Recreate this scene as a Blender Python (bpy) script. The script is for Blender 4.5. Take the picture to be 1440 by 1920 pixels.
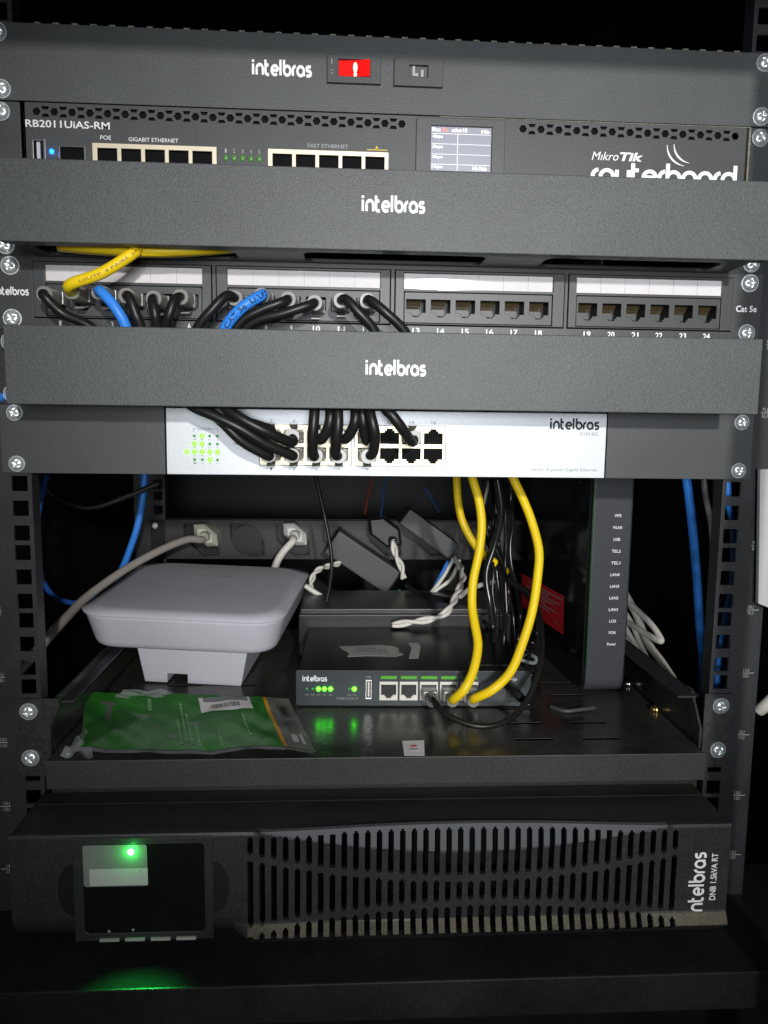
import bpy, bmesh, math, random
from math import sin, cos, pi, radians, sqrt
from mathutils import Vector, Matrix, Euler

random.seed(7)
scene = bpy.context.scene
for o in list(bpy.data.objects):
    bpy.data.objects.remove(o)
MM = 0.001

# ------------------------------------------------------------------ camera
CAM = Vector((-29.376, -493.404, 37.048))            # millimetres
EUL = Euler((1.4501691, -0.0130749, -0.0553840), 'XYZ')
FPX = 1435.08
cam = bpy.data.cameras.new('camera')
cam.sensor_fit = 'VERTICAL'
cam.sensor_height = 36
cam.sensor_width = 27
cam.lens = FPX / 1920 * 36
cam.clip_start = 0.02
cam.clip_end = 20
camo = bpy.data.objects.new('camera', cam)
scene.collection.objects.link(camo)
camo.location = CAM * MM
camo.rotation_euler = EUL
cam.dof.use_dof = False
scene.camera = camo

# ------------------------------------------------------------------ world and lamps
w = bpy.data.worlds.new('World')
scene.world = w
w.use_nodes = True
bg = w.node_tree.nodes['Background']
bg.inputs[0].default_value = (0.72, 0.82, 1.0, 1)
bg.inputs[1].default_value = 0.05


def lamp(name, kind, loc, target, energy, color, **kw):
    l = bpy.data.lights.new(name, kind)
    l.energy = energy
    l.color = color
    for k, v in kw.items():
        setattr(l, k, v)
    o = bpy.data.objects.new(name, l)
    scene.collection.objects.link(o)
    o.location = Vector(loc) * MM
    d = Vector(target) - Vector(loc)
    o.rotation_euler = d.to_track_quat('-Z', 'Y').to_euler()
    return o


# the room lamp high in front, a little to the right; its light fades towards the bottom of the rack
lamp('room_lamp', 'SPOT', (250, -1700, 400), (80, 0, 100), 82, (1.0, 0.975, 0.93),
     shadow_soft_size=0.03, spot_size=radians(39), spot_blend=1.0)
# added soft frontal fill from behind the viewer, lighting what the covers shade
lamp('front_fill', 'SPOT', (0, -1150, 66), (110, 0, 110), 40.0, (0.94, 0.97, 1.0), shadow_soft_size=0.14, spot_size=radians(46), spot_blend=1.0)
lamp('ceiling_bounce', 'AREA', (-250, -1500, 1100), (0, 0, 0), 0.8, (0.85, 0.93, 1.0), shape='RECTANGLE', size=1.6, size_y=0.8)

scene.view_settings.view_transform = 'Standard'
scene.view_settings.look = 'None'
scene.view_settings.exposure = 0.0
scene.view_settings.gamma = 1.0
scene.view_settings.use_curve_mapping = False

# ------------------------------------------------------------------ rays through the photograph, to measure with
RM = EUL.to_matrix()


def at(px, py, Y):
    d = RM @ Vector(((px - 720) / FPX, -(py - 960) / FPX, -1))
    return CAM + d * ((Y - CAM.y) / d.y)


def atz(px, py, Z):
    d = RM @ Vector(((px - 720) / FPX, -(py - 960) / FPX, -1))
    return CAM + d * ((Z - CAM.z) / d.z)


# ------------------------------------------------------------------ materials
MATS = {}


def mat(name, col, rough=0.5, metal=0.0, spec=0.5, bump=0.0, bscale=900, speck=0.0, coat=0.0, coat_rough=0.1,
        trans=0.0, alpha=1.0, emit=None, estr=0.0, dirt=0.0, ior=1.45, rvar=0.0):
    if name in MATS:
        return MATS[name]
    m = bpy.data.materials.new(name)
    m.use_nodes = True
    nt = m.node_tree
    b = nt.nodes['Principled BSDF']
    c = (col[0], col[1], col[2], 1)
    b.inputs['Base Color'].default_value = c
    b.inputs['Roughness'].default_value = rough
    b.inputs['Metallic'].default_value = metal
    b.inputs['Specular IOR Level'].default_value = spec
    b.inputs['Coat Weight'].default_value = coat
    b.inputs['Coat Roughness'].default_value = coat_rough
    b.inputs['Transmission Weight'].default_value = trans
    b.inputs['Alpha'].default_value = alpha
    b.inputs['IOR'].default_value = ior
    if emit:
        b.inputs['Emission Color'].default_value = (*emit, 1)
        b.inputs['Emission Strength'].default_value = estr
    tc = nt.nodes.new('ShaderNodeTexCoord')
    if bump:
        n = nt.nodes.new('ShaderNodeTexNoise')
        n.inputs['Scale'].default_value = bscale
        n.inputs['Detail'].default_value = 3
        bp = nt.nodes.new('ShaderNodeBump')
        bp.inputs['Strength'].default_value = bump
        bp.inputs['Distance'].default_value = 0.0003
        nt.links.new(tc.outputs['Object'], n.inputs['Vector'])
        nt.links.new(n.outputs['Fac'], bp.inputs['Height'])
        nt.links.new(bp.outputs['Normal'], b.inputs['Normal'])
    if speck or dirt:
        n1 = nt.nodes.new('ShaderNodeTexNoise')
        n1.inputs['Scale'].default_value = bscale * 1.1
        n1.inputs['Detail'].default_value = 2
        n2 = nt.nodes.new('ShaderNodeTexNoise')
        n2.inputs['Scale'].default_value = 14
        n2.inputs['Detail'].default_value = 5
        n2.inputs['Roughness'].default_value = 0.65
        nt.links.new(tc.outputs['Object'], n1.inputs['Vector'])
        nt.links.new(tc.outputs['Object'], n2.inputs['Vector'])
        m1 = nt.nodes.new('ShaderNodeMapRange')
        m1.inputs[1].default_value = 0.3
        m1.inputs[2].default_value = 0.7
        m1.inputs[3].default_value = 1 - speck
        m1.inputs[4].default_value = 1 + speck
        m2 = nt.nodes.new('ShaderNodeMapRange')
        m2.inputs[1].default_value = 0.3
        m2.inputs[2].default_value = 0.7
        m2.inputs[3].default_value = 1 - dirt
        m2.inputs[4].default_value = 1 + dirt
        nt.links.new(n1.outputs['Fac'], m1.inputs[0])
        nt.links.new(n2.outputs['Fac'], m2.inputs[0])
        mu = nt.nodes.new('ShaderNodeMath')
        mu.operation = 'MULTIPLY'
        nt.links.new(m1.outputs[0], mu.inputs[0])
        nt.links.new(m2.outputs[0], mu.inputs[1])
        vm = nt.nodes.new('ShaderNodeVectorMath')
        vm.operation = 'SCALE'
        vm.inputs[0].default_value = col[:3]
        nt.links.new(mu.outputs[0], vm.inputs['Scale'])
        nt.links.new(vm.outputs[0], b.inputs['Base Color'])
        if rvar:
            m3 = nt.nodes.new('ShaderNodeMapRange')
            m3.inputs[1].default_value = 0.3
            m3.inputs[2].default_value = 0.7
            m3.inputs[3].default_value = rough - rvar
            m3.inputs[4].default_value = rough + rvar
            nt.links.new(n2.outputs['Fac'], m3.inputs[0])
            nt.links.new(m3.outputs[0], b.inputs['Roughness'])
    MATS[name] = m
    return m


POWDER = mat('black_powder_coat', (0.066, 0.072, 0.074), 0.48, spec=0.5, bump=0.6, bscale=1500, speck=0.4, dirt=0.12)
POWDER2 = mat('smooth_black_powder_coat', (0.06, 0.064, 0.067), 0.45, spec=0.4, bump=0.25, bscale=700, speck=0.1, dirt=0.1)
PANEL = mat('patch_panel_paint', (0.05, 0.052, 0.055), 0.42, spec=0.45, bump=0.2, bscale=600, speck=0.1, dirt=0.1)
RAIL = mat('rail_paint', (0.032, 0.033, 0.036), 0.42, spec=0.45, bump=0.2, bscale=400, speck=0.15, dirt=0.25)
CABIN = mat('cabinet_black', (0.008, 0.008, 0.009), 0.5, spec=0.3, bump=0.15, bscale=300, dirt=0.3, speck=0.1)
LEDGE = mat('ledge_black', (0.016, 0.017, 0.019), 0.42, spec=0.5, bump=0.3, bscale=420, dirt=0.3, speck=0.2, rvar=0.08)
TRAYM = mat('tray_black_gloss', (0.034, 0.033, 0.031), 0.25, spec=0.6, bump=0.25, bscale=160, dirt=0.45, speck=0.15, rvar=0.1)
EARM = mat('ear_paint_worn', (0.035, 0.034, 0.034), 0.4, spec=0.5, bump=0.3, bscale=300, dirt=0.4, speck=0.3)
PLAST = mat('black_plastic', (0.052, 0.055, 0.058), 0.42, spec=0.45, bump=0.1, bscale=700, speck=0.05, dirt=0.06)
DARKP = mat('dark_plastic', (0.012, 0.012, 0.013), 0.4, spec=0.4)
HOLE = mat('dark_cavity', (0.004, 0.004, 0.005), 0.7, spec=0.1)
ZINC = mat('zinc_plated_steel', (0.8, 0.84, 0.85), 0.33, metal=0.68, bump=0.5, bscale=500, speck=0.12, dirt=0.1)
BRASS = mat('brass', (0.75, 0.55, 0.2), 0.3, metal=1.0)
GOLD = mat('gold_contacts', (0.3, 0.22, 0.09), 0.4, metal=0.8)
SILVER = mat('silver_painted_metal', (0.6, 0.63, 0.66), 0.42, metal=0.15, bump=0.15, bscale=900, speck=0.07, dirt=0.04)
CREAM = mat('cream_port_shell', (0.74, 0.66, 0.5), 0.4, metal=0.3, bump=0.1, bscale=300, dirt=0.08, speck=0.02)
CREAM2 = mat('pale_port_shell', (0.78, 0.76, 0.68), 0.4, metal=0.1)
WHITE = mat('white_print', (0.85, 0.86, 0.88), 0.5, spec=0.3)
GREYINK = mat('grey_print', (0.22, 0.23, 0.25), 0.5, spec=0.3)
FADED = mat('faded_grey_print', (0.38, 0.39, 0.4), 0.5, spec=0.3)
BLACKINK = mat('black_print', (0.02, 0.02, 0.022), 0.5, spec=0.3)
PAPER = mat('label_paper', (0.8, 0.77, 0.78), 0.6, spec=0.3, dirt=0.04, speck=0.02)
CLEAR = bpy.data.materials.new('clear_window')
CLEAR.use_nodes = True
_n = CLEAR.node_tree
_n.nodes.remove(_n.nodes['Principled BSDF'])
_t = _n.nodes.new('ShaderNodeBsdfTransparent'); _g = _n.nodes.new('ShaderNodeBsdfGlossy'); _m = _n.nodes.new('ShaderNodeMixShader')
_g.inputs['Roughness'].default_value = 0.06
_m.inputs[0].default_value = 0.055
_n.links.new(_t.outputs[0], _m.inputs[1]); _n.links.new(_g.outputs[0], _m.inputs[2])
_n.links.new(_m.outputs[0], _n.nodes['Material Output'].inputs[0])
PLUGM = mat('clear_plug_plastic', (0.42, 0.41, 0.39), 0.25, trans=0.45, spec=0.6, bump=0.1, bscale=200, ior=1.4)
BLKCAB = mat('black_cable_jacket', (0.011, 0.011, 0.011), 0.38, spec=0.4, bump=0.08, bscale=200, dirt=0.15, speck=0.05)
YELCAB = mat('yellow_cable_jacket', (0.85, 0.6, 0.01), 0.42, spec=0.45, bump=0.08, bscale=200, dirt=0.07, speck=0.02)
BLUCAB = mat('blue_cable_jacket', (0.035, 0.24, 0.8), 0.42, spec=0.45, bump=0.05, bscale=200, dirt=0.1)
WHTCAB = mat('white_cable_jacket', (0.72, 0.7, 0.64), 0.45, spec=0.4, dirt=0.1, bump=0.05, bscale=200)
GRYCAB = mat('pale_grey_cable_jacket', (0.42, 0.39, 0.36), 0.45, spec=0.4, dirt=0.12)
REDCAB = mat('red_wire', (0.16, 0.02, 0.01), 0.5)
GRNCAB = mat('green_wire', (0.02, 0.4, 0.08), 0.5)
APM = mat('white_plastic', (0.53, 0.53, 0.59), 0.62, spec=0.25, bump=0.08, bscale=900, dirt=0.06, speck=0.03)
GLOSS = mat('glossy_black_plastic', (0.011, 0.011, 0.012), 0.1, spec=0.6, dirt=0.2, rvar=0.03)
SPINE = mat('matte_black_plastic', (0.045, 0.048, 0.055), 0.42, spec=0.4, bump=0.2, bscale=700, speck=0.1)
RED = mat('red_sticker_paper', (0.78, 0.03, 0.04), 0.35, spec=0.5, dirt=0.08)
TAPE = mat('masking_tape', (0.42, 0.42, 0.4), 0.6, dirt=0.25, speck=0.05)
LEDG = mat('green_led_lit', (0.06, 0.3, 0.03), 0.4, emit=(0.22, 1.0, 0.06), estr=2.2)
LEDR = mat('green_led_strong', (0.06, 0.3, 0.03), 0.4, emit=(0.035, 1.0, 0.006), estr=17)
LEDGB = mat('green_led_bright', (0.1, 0.9, 0.2), 0.4, emit=(0.25, 1.0, 0.3), estr=9)
LEDD = mat('green_led_dim', (0.05, 0.25, 0.05), 0.35, emit=(0.1, 0.8, 0.1), estr=0.12)
LEDOFF = mat('green_led_off', (0.09, 0.25, 0.06), 0.3)
LEDB = mat('blue_led_lit', (0.02, 0.2, 1.0), 0.4, emit=(0.01, 0.2, 1.0), estr=3.5)
REDGL = mat('red_rocker_lit', (0.55, 0.005, 0.005), 0.25, emit=(1.0, 0.008, 0.006), estr=0.4, spec=0.6)
REDHOT = mat('neon_glow', (1, 0.5, 0.4), 0.3, emit=(1.0, 0.6, 0.45), estr=2.2)
LCDM = mat('lcd_lit', (0.2, 0.21, 0.25), 0.25, emit=(0.8, 0.82, 0.95), estr=0.17)
LCDW = mat('lcd_text', (0.8, 0.8, 0.8), 0.4, emit=(1, 1, 1), estr=0.7)
LCDLINE = mat('lcd_line', (0.8, 0.8, 0.8), 0.4, emit=(0.8, 0.85, 1), estr=0.5)
LCDRED = mat('lcd_red_text', (0.8, 0.2, 0.1), 0.4, emit=(1, 0.15, 0.05), estr=0.8)
GREENLBL = mat('green_port_label', (0.1, 0.42, 0.03), 0.5)
BAGG = mat('green_bag_print', (0.025, 0.18, 0.02), 0.28, spec=0.7, dirt=0.3, bump=0.4, bscale=60)
BAGO = mat('orange_bag_stripe', (0.6, 0.28, 0.02), 0.35, spec=0.5)
BAGT = mat('grey_bag_print', (0.13, 0.14, 0.12), 0.28, spec=0.6, dirt=0.2, bump=0.4, bscale=60)
FILM = mat('clear_bag_film', (0.5, 0.55, 0.55), 0.18, spec=0.7, alpha=0.3, bump=0.5, bscale=50)
BAGTXT = mat('pale_green_print', (0.22, 0.45, 0.22), 0.45)
UPSM = mat('ups_black_plastic', (0.026, 0.028, 0.029), 0.4, spec=0.5, bump=0.3, bscale=900, speck=0.3, dirt=0.35)
UPSTOP = mat('ups_metal_top', (0.022, 0.022, 0.02), 0.45, spec=0.4, bump=0.3, bscale=600, dirt=0.3, speck=0.15)
UPSTRIM = mat('ups_grey_trim', (0.13, 0.137, 0.15), 0.34, spec=0.5, metal=0.3, dirt=0.08)
LCDOFF = mat('dark_display_glass', (0.006, 0.007, 0.007), 0.15, spec=0.6, dirt=0.2, rvar=0.05)
PROT = mat('protective_film', (0.18, 0.2, 0.185), 0.35, spec=0.5, dirt=0.05)
PROTW = mat('white_display_label', (0.42, 0.44, 0.43), 0.45, dirt=0.05)
FLOORM = mat('room_floor_stone', (0.09, 0.085, 0.08), 0.6, bump=0.3, bscale=200, speck=0.5, dirt=0.3)
YELINK = mat('yellow_print', (0.7, 0.5, 0.05), 0.5)
DUST = mat('dusty_edge', (0.2, 0.18, 0.14), 0.8, dirt=0.3, speck=0.4)
NICKEL = mat('nickel_metal', (0.7, 0.7, 0.7), 0.25, metal=1)

# ------------------------------------------------------------------ object helpers
COL = scene.collection
ORG = {}


def root(name, label, cat, base=(0, 0, 0), group=None, rz=0, local=False, rot=None):
    o = bpy.data.objects.new(name, None)
    o.empty_display_size = 0.01
    COL.objects.link(o)
    o.location = Vector(base) * MM
    o.rotation_euler = rot if rot else (0, 0, rz)
    o['label'] = label
    o['category'] = cat
    if group:
        o['group'] = group
    ORG[o.name] = Vector((0, 0, 0)) if local else Vector(base)
    return o


def tag(o, label, cat, group=None):
    o['label'] = label
    o['category'] = cat
    if group:
        o['group'] = group
    return o


class MB:
    """collects geometry, in millimetres"""

    def __init__(s):
        s.v = []
        s.f = []
        s.mi = []
        s.sm = []

    def add(s, vs, fs, mi=0, sm=False):
        b = len(s.v)
        s.v += [Vector(v) for v in vs]
        for f in fs:
            s.f.append([b + i for i in f])
            s.mi.append(mi)
            s.sm.append(sm)
        return s

    def box(s, x0, x1, y0, y1, z0, z1, mi=0):
        if x0 > x1: x0, x1 = x1, x0
        if y0 > y1: y0, y1 = y1, y0
        if z0 > z1: z0, z1 = z1, z0
        return s.add([(x0, y0, z0), (x1, y0, z0), (x1, y1, z0), (x0, y1, z0), (x0, y0, z1), (x1, y0, z1), (x1, y1, z1), (x0, y1, z1)],
                     [(0, 3, 2, 1), (4, 5, 6, 7), (0, 1, 5, 4), (1, 2, 6, 5), (2, 3, 7, 6), (3, 0, 4, 7)], mi)

    def tube(s, pts, r, seg=10, mi=0, caps=True, rfun=None):
        pts = [Vector(p) for p in pts]
        n = len(pts)
        t0 = (pts[1] - pts[0]).normalized()
        up = Vector((0, 0, 1)) if abs(t0.z) < 0.9 else Vector((1, 0, 0))
        nr = t0.cross(up).normalized()
        rings = []
        vs = []
        for i, p in enumerate(pts):
            t = (pts[min(i + 1, n - 1)] - pts[max(i - 1, 0)]).normalized()
            nr = (nr - t * nr.dot(t)).normalized()
            bn = t.cross(nr)
            rr = rfun(i / (n - 1)) * r if rfun else r
            for k in range(seg):
                a = 2 * pi * k / seg
                vs.append(p + nr * (cos(a) * rr) + bn * (sin(a) * rr))
        fs = []
        for i in range(n - 1):
            for k in range(seg):
                a = i * seg + k
                b = i * seg + (k + 1) % seg
                fs.append((a, b, b + seg, a + seg))
        s.add(vs, fs, mi, True)
        if caps:
            b = len(s.v) - len(vs)
            s.f.append([b + k for k in range(seg)][::-1]); s.mi.append(mi); s.sm.append(False)
            s.f.append([b + (n - 1) * seg + k for k in range(seg)]); s.mi.append(mi); s.sm.append(False)
        return s

    def cyl(s, a, b, r, seg=20, mi=0, r2=None):
        a = Vector(a); b = Vector(b)
        if r2 is None: r2 = r
        t = (b - a).normalized()
        up = Vector((0, 0, 1)) if abs(t.z) < 0.9 else Vector((1, 0, 0))
        n = t.cross(up).normalized(); m = t.cross(n)
        vs = [a + (n * cos(2 * pi * k / seg) + m * sin(2 * pi * k / seg)) * r for k in range(seg)]
        vs += [b + (n * cos(2 * pi * k / seg) + m * sin(2 * pi * k / seg)) * r2 for k in range(seg)]
        s.add(vs, [(k, (k + 1) % seg, seg + (k + 1) % seg, seg + k) for k in range(seg)], mi, True)
        base = len(s.v) - 2 * seg
        s.f.append([base + k for k in range(seg)][::-1]); s.mi.append(mi); s.sm.append(False)
        s.f.append([base + seg + k for k in range(seg)]); s.mi.append(mi); s.sm.append(False)
        return s

    def ball(s, c, r, seg=14, mi=0, sc=(1, 1, 1)):
        vs = []
        fs = []
        rows = seg // 2
        for i in range(rows + 1):
            th = pi * i / rows
            for k in range(seg):
                a = 2 * pi * k / seg
                vs.append((c[0] + sc[0] * r * sin(th) * cos(a), c[1] + sc[1] * r * sin(th) * sin(a), c[2] + sc[2] * r * cos(th)))
        for i in range(rows):
            for k in range(seg):
                fs.append((i * seg + k, (i + 1) * seg + k, (i + 1) * seg + (k + 1) % seg, i * seg + (k + 1) % seg))
        return s.add(vs, fs, mi, True)

    def loft(s, rings, mi=0, sm=True, cap=True):
        n = len(rings[0])
        vs = [p for r in rings for p in r]
        fs = []
        for i in range(len(rings) - 1):
            for k in range(n):
                fs.append((i * n + k, i * n + (k + 1) % n, (i + 1) * n + (k + 1) % n, (i + 1) * n + k))
        s.add(vs, fs, mi, sm)
        if cap:
            b = len(s.v) - len(vs)
            s.f.append([b + k for k in range(n)][::-1]); s.mi.append(mi); s.sm.append(False)
            s.f.append([b + (len(rings) - 1) * n + k for k in range(n)]); s.mi.append(mi); s.sm.append(False)
        return s

    def xform(s, M):
        s.v = [M @ v for v in s.v]
        return s

    def build(s, name, mats, parent=None, bevel=0, seg=2, smooth_angle=None):
        if not isinstance(mats, (list, tuple)):
            mats = [mats]
        org = ORG.get(parent.name, Vector((0, 0, 0))) if parent else Vector((0, 0, 0))
        me = bpy.data.meshes.new(name)
        me.from_pydata([(v - org) * MM for v in s.v], [], s.f)
        for m in mats:
            me.materials.append(m)
        me.polygons.foreach_set('material_index', s.mi)
        me.polygons.foreach_set('use_smooth', s.sm)
        bm = bmesh.new()
        bm.from_mesh(me)
        bmesh.ops.remove_doubles(bm, verts=bm.verts, dist=1e-7)
        if bevel:
            es = [e for e in bm.edges if len(e.link_faces) == 2 and e.calc_face_angle(0) > 0.6]
            bmesh.ops.bevel(bm, geom=es, offset=bevel * MM, segments=seg, affect='EDGES', profile=0.6)
        bmesh.ops.recalc_face_normals(bm, faces=bm.faces)
        bm.to_mesh(me)
        bm.free()
        o = bpy.data.objects.new(name, me)
        COL.objects.link(o)
        if parent:
            o.parent = parent
            ORG[o.name] = org
        return o


def catmull(pts, n=8):
    P = [Vector(p) for p in pts]
    if len(P) < 3:
        return [P[0].lerp(P[1], i / n) for i in range(n + 1)]
    P = [P[0] * 2 - P[1]] + P + [P[-1] * 2 - P[-2]]
    out = []
    for i in range(1, len(P) - 2):
        p0, p1, p2, p3 = P[i - 1:i + 3]
        for k in range(n):
            t = k / n
            out.append(0.5 * ((2 * p1) + (-p0 + p2) * t + (2 * p0 - 5 * p1 + 4 * p2 - p3) * t * t + (-p0 + 3 * p1 - 3 * p2 + p3) * t ** 3))
    out.append(P[-2])
    return out


def curve_mesh(splines, thick, bevel=0.0, res=2):
    """flat outline with holes -> list of verts/faces in its own plane (z = thickness)"""
    cu = bpy.data.curves.new('tmp', 'CURVE')
    cu.dimensions = '2D'
    cu.fill_mode = 'BOTH'
    cu.extrude = max(thick / 2 - bevel, 0.001)
    cu.bevel_depth = bevel
    cu.bevel_resolution = 1 if bevel else 0
    cu.offset = -bevel
    for sp in splines:
        s = cu.splines.new('POLY')
        s.points.add(len(sp) - 1)
        for i, (x, y) in enumerate(sp):
            s.points[i].co = (x, y, 0, 1)
        s.use_cyclic_u = True
    o = bpy.data.objects.new('tmp', cu)
    COL.objects.link(o)
    dg = bpy.context.evaluated_depsgraph_get()
    me = bpy.data.meshes.new_from_object(o.evaluated_get(dg))
    vs = [v.co.copy() for v in me.vertices]
    fs = [list(p.vertices) for p in me.polygons]
    bpy.data.objects.remove(o)
    bpy.data.curves.remove(cu)
    bpy.data.meshes.remove(me)
    return vs, fs


def rect(x0, x1, z0, z1):
    return [(x0, z0), (x1, z0), (x1, z1), (x0, z1)]


def rrect(x0, x1, z0, z1, r, n=4):
    out = []
    for cx, cz, a0 in ((x1 - r, z1 - r, 0), (x0 + r, z1 - r, 90), (x0 + r, z0 + r, 180), (x1 - r, z0 + r, 270)):
        for k in range(n + 1):
            a = radians(a0 + 90 * k / n)
            out.append((cx + r * cos(a), cz + r * sin(a)))
    return out


def circ(cx, cz, r, n=20, a0=0):
    return [(cx + r * cos(a0 + 2 * pi * k / n), cz + r * sin(a0 + 2 * pi * k / n)) for k in range(n)]


def plate(mb, splines, y, t, bevel=0.0, mi=0):
    """upright plate facing the viewer: front face at y, thickness t into the rack"""
    vs, fs = curve_mesh(splines, t, bevel)
    mb.add([(v.x, y + t / 2 - v.z, v.y) for v in vs], fs, mi)
    return mb


def hplate(mb, splines, z, t, bevel=0.0, mi=0):
    """level plate: top face at z, outlines given as (x, y)"""
    vs, fs = curve_mesh(splines, t, bevel)
    mb.add([(v.x, v.y, z - t / 2 + v.z) for v in vs], fs, mi)
    return mb


def text_mesh(s, bold=0.0, thick=0.1, shear=0.0):
    cu = bpy.data.curves.new('tmp', 'FONT')
    cu.body = s
    cu.size = 1
    cu.offset = bold
    cu.shear = shear
    cu.resolution_u = 3
    o = bpy.data.objects.new('tmp', cu)
    COL.objects.link(o)
    dg = bpy.context.evaluated_depsgraph_get()
    me = bpy.data.meshes.new_from_object(o.evaluated_get(dg))
    vs = [v.co.copy() for v in me.vertices]
    fs = [list(p.vertices) for p in me.polygons]
    bpy.data.objects.remove(o)
    bpy.data.curves.remove(cu)
    bpy.data.meshes.remove(me)
    return vs, fs


def fit(vs, x0, z0, wd, ht):
    ax = min(v.x for v in vs); bx = max(v.x for v in vs)
    ay = min(v.y for v in vs); by = max(v.y for v in vs)
    return [(x0 + (v.x - ax) / (bx - ax) * wd, z0 + (v.y - ay) / max(by - ay, 1e-6) * ht) for v in vs]


def text(name, s, x0, z0, wd, ht, y, m, parent, bold=0.0, shear=0.0, M=None):
    vs, fs = text_mesh(s, bold, shear=shear)
    mb = MB()
    mb.add([(x, 0, z) for x, z in fit(vs, 0, 0, wd, ht)], fs)
    if M is None:
        M = Matrix.Translation((x0, y, z0))
    mb.xform(M)
    return mb.build(name, m, parent)


# stroke lettering for the rounded logotypes: x-height 1, ascender 1.5
def arc(cx, cy, r, a0, a1, n=10):
    return [(cx + r * cos(radians(a0 + (a1 - a0) * i / n)), cy + r * sin(radians(a0 + (a1 - a0) * i / n))) for i in range(n + 1)]


W_ = 0.3
GL = {
    'i': (0.2, [[(0, 0), (0, 1.0)], [(0, 1.14), (0, 1.38)]]),
    'n': (0.86, [[(0, 0), (0, 0.6)] + arc(0.4, 0.55, 0.4, 175, 0, 12) + [(0.8, 0)]]),
    'm': (1.3, [[(0, 0), (0, 0.6)] + arc(0.3, 0.6, 0.3, 175, 0, 10) + [(0.6, 0)], [(0.6, 0.6)] + arc(0.9, 0.6, 0.3, 175, 0, 10) + [(1.2, 0)]]),
    't': (0.56, [[(0.02, 1.4), (0.02, 0.35)] + arc(0.3, 0.32, 0.28, 180, 270, 6) + [(0.48, 0.04)], [(-0.02, 0.92), (0.42, 0.92)]]),
    'e': (0.88, [arc(0.41, 0.46, 0.42, 0, 312, 20), [(0.83, 0.46), (0.02, 0.46)]]),
    'l': (0.2, [[(0, 0), (0, 1.45)]]),
    'b': (0.88, [[(0, 0.46), (0, 1.45)], arc(0.41, 0.46, 0.42, 0, 360, 22)]),
    'd': (0.88, [[(0.83, 0.0), (0.83, 1.45)], arc(0.41, 0.46, 0.42, 0, 360, 22)]),
    'o': (0.88, [arc(0.41, 0.46, 0.42, 0, 360, 22)]),
    'r': (0.34, [[(0, 0), (0, 0.5)] + arc(0.4, 0.5, 0.4, 180, 95, 8)]),
    'a': (0.88, [arc(0.41, 0.46, 0.42, 0, 360, 22), [(0.83, 0.46), (0.83, 0)]]),
    's': (0.66, [[(0.6, 0.88), (0.25, 0.88)] + arc(0.25, 0.68, 0.2, 90, 270, 8) + arc(0.37, 0.26, 0.22, 90, -90, 8) + [(0.02, 0.04)]]),
    'u': (0.86, [[(0, 0.92), (0, 0.42)] + arc(0.4, 0.42, 0.4, 185, 360, 12) + [(0.8, 0.92)]]),
}


def ribbon(mb, pts, wd, dy):
    P = [Vector((p[0], p[1])) for p in pts]
    Q = [P[0]]
    for p in P[1:]:
        if (p - Q[-1]).length > 1e-3:
            Q.append(p)
    n = len(Q)
    L = []
    closed = (Q[0] - Q[-1]).length < 0.02
    if closed:
        Q[-1] = Q[0].copy()
    for i in range(n):
        if closed and i in (0, n - 1):
            t = (Q[1] - Q[n - 2]).normalized()
        else:
            t = (Q[min(i + 1, n - 1)] - Q[max(i - 1, 0)]).normalized()
        nn = Vector((-t.y, t.x)) * wd / 2
        L.append((Q[i] + nn, Q[i] - nn))
    vs = []
    for a, b in L:
        vs += [(a.x, dy, a.y), (b.x, dy, b.y)]
    mb.add(vs, [(2 * i, 2 * i + 1, 2 * i + 3, 2 * i + 2) for i in range(n - 1)])


def strokes(word, wd=W_, gap=0.26):
    mb = MB()
    x = 0
    k = 0
    for ch in word:
        adv, ls = GL[ch]
        for l in ls:
            ribbon(mb, [(x + p[0], p[1]) for p in l], wd, -0.012 * (k % 5))
            k += 1
        x += adv + gap
    return mb


def logo(name, word, x0, z0, wd, ht, y, m, parent, stroke=W_, M=None, gap=0.26):
    mb = strokes(word, stroke, gap)
    ax = min(v.x for v in mb.v); bx = max(v.x for v in mb.v)
    az = min(v.z for v in mb.v); bz = max(v.z for v in mb.v)
    mb.v = [Vector(((v.x - ax) / (bx - ax) * wd, v.y, (v.z - az) / (bz - az) * ht)) for v in mb.v]
    mb.xform(M if M is not None else Matrix.Translation((x0, y, z0)))
    return mb.build(name, m, parent)


# ------------------------------------------------------------------ screws (built once, copied onto each panel as its part)
def screw_mesh():
    mb = MB()
    mb.cyl((0, 0.0, 0), (0, -1.0, 0), 5.4, 28)
    N = 40
    R = 10
    vs = []
    fs = []
    for i in range(R + 1):
        r = 4.7 * i / R
        for k in range(N):
            a = 2 * pi * k / N
            x = r * cos(a); z = r * sin(a)
            h = 1.0 + 2.6 * sqrt(max(0, 1 - (r / 4.72) ** 2.4))
            if r < 3.3 and (abs(x) < 0.62 or abs(z) < 0.62):
                h -= 1.3 * (1 - r / 3.6)
            vs.append((x, -h, z))
    for i in range(R):
        for k in range(N):
            fs.append((i * N + k, i * N + (k + 1) % N, (i + 1) * N + (k + 1) % N, (i + 1) * N + k))
    mb.add(vs, fs, 0, True)
    return mb


SCREW = screw_mesh().build('screw', ZINC)
SCREW_ME = SCREW.data
bpy.data.objects.remove(SCREW)


def screw(parent, x, z, y=0.0, s=1.0, me=None):
    o = bpy.data.objects.new('screw', me or SCREW_ME)
    COL.objects.link(o)
    o.parent = parent
    o.location = (Vector((x, y, z)) - ORG[parent.name]) * MM
    o.rotation_euler = (random.uniform(-.06, .06), random.uniform(0, 6.28), random.uniform(-.06, .06))
    o.scale = (s, s, s)
    return o


U = 44.45
HX = 232.55

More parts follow.
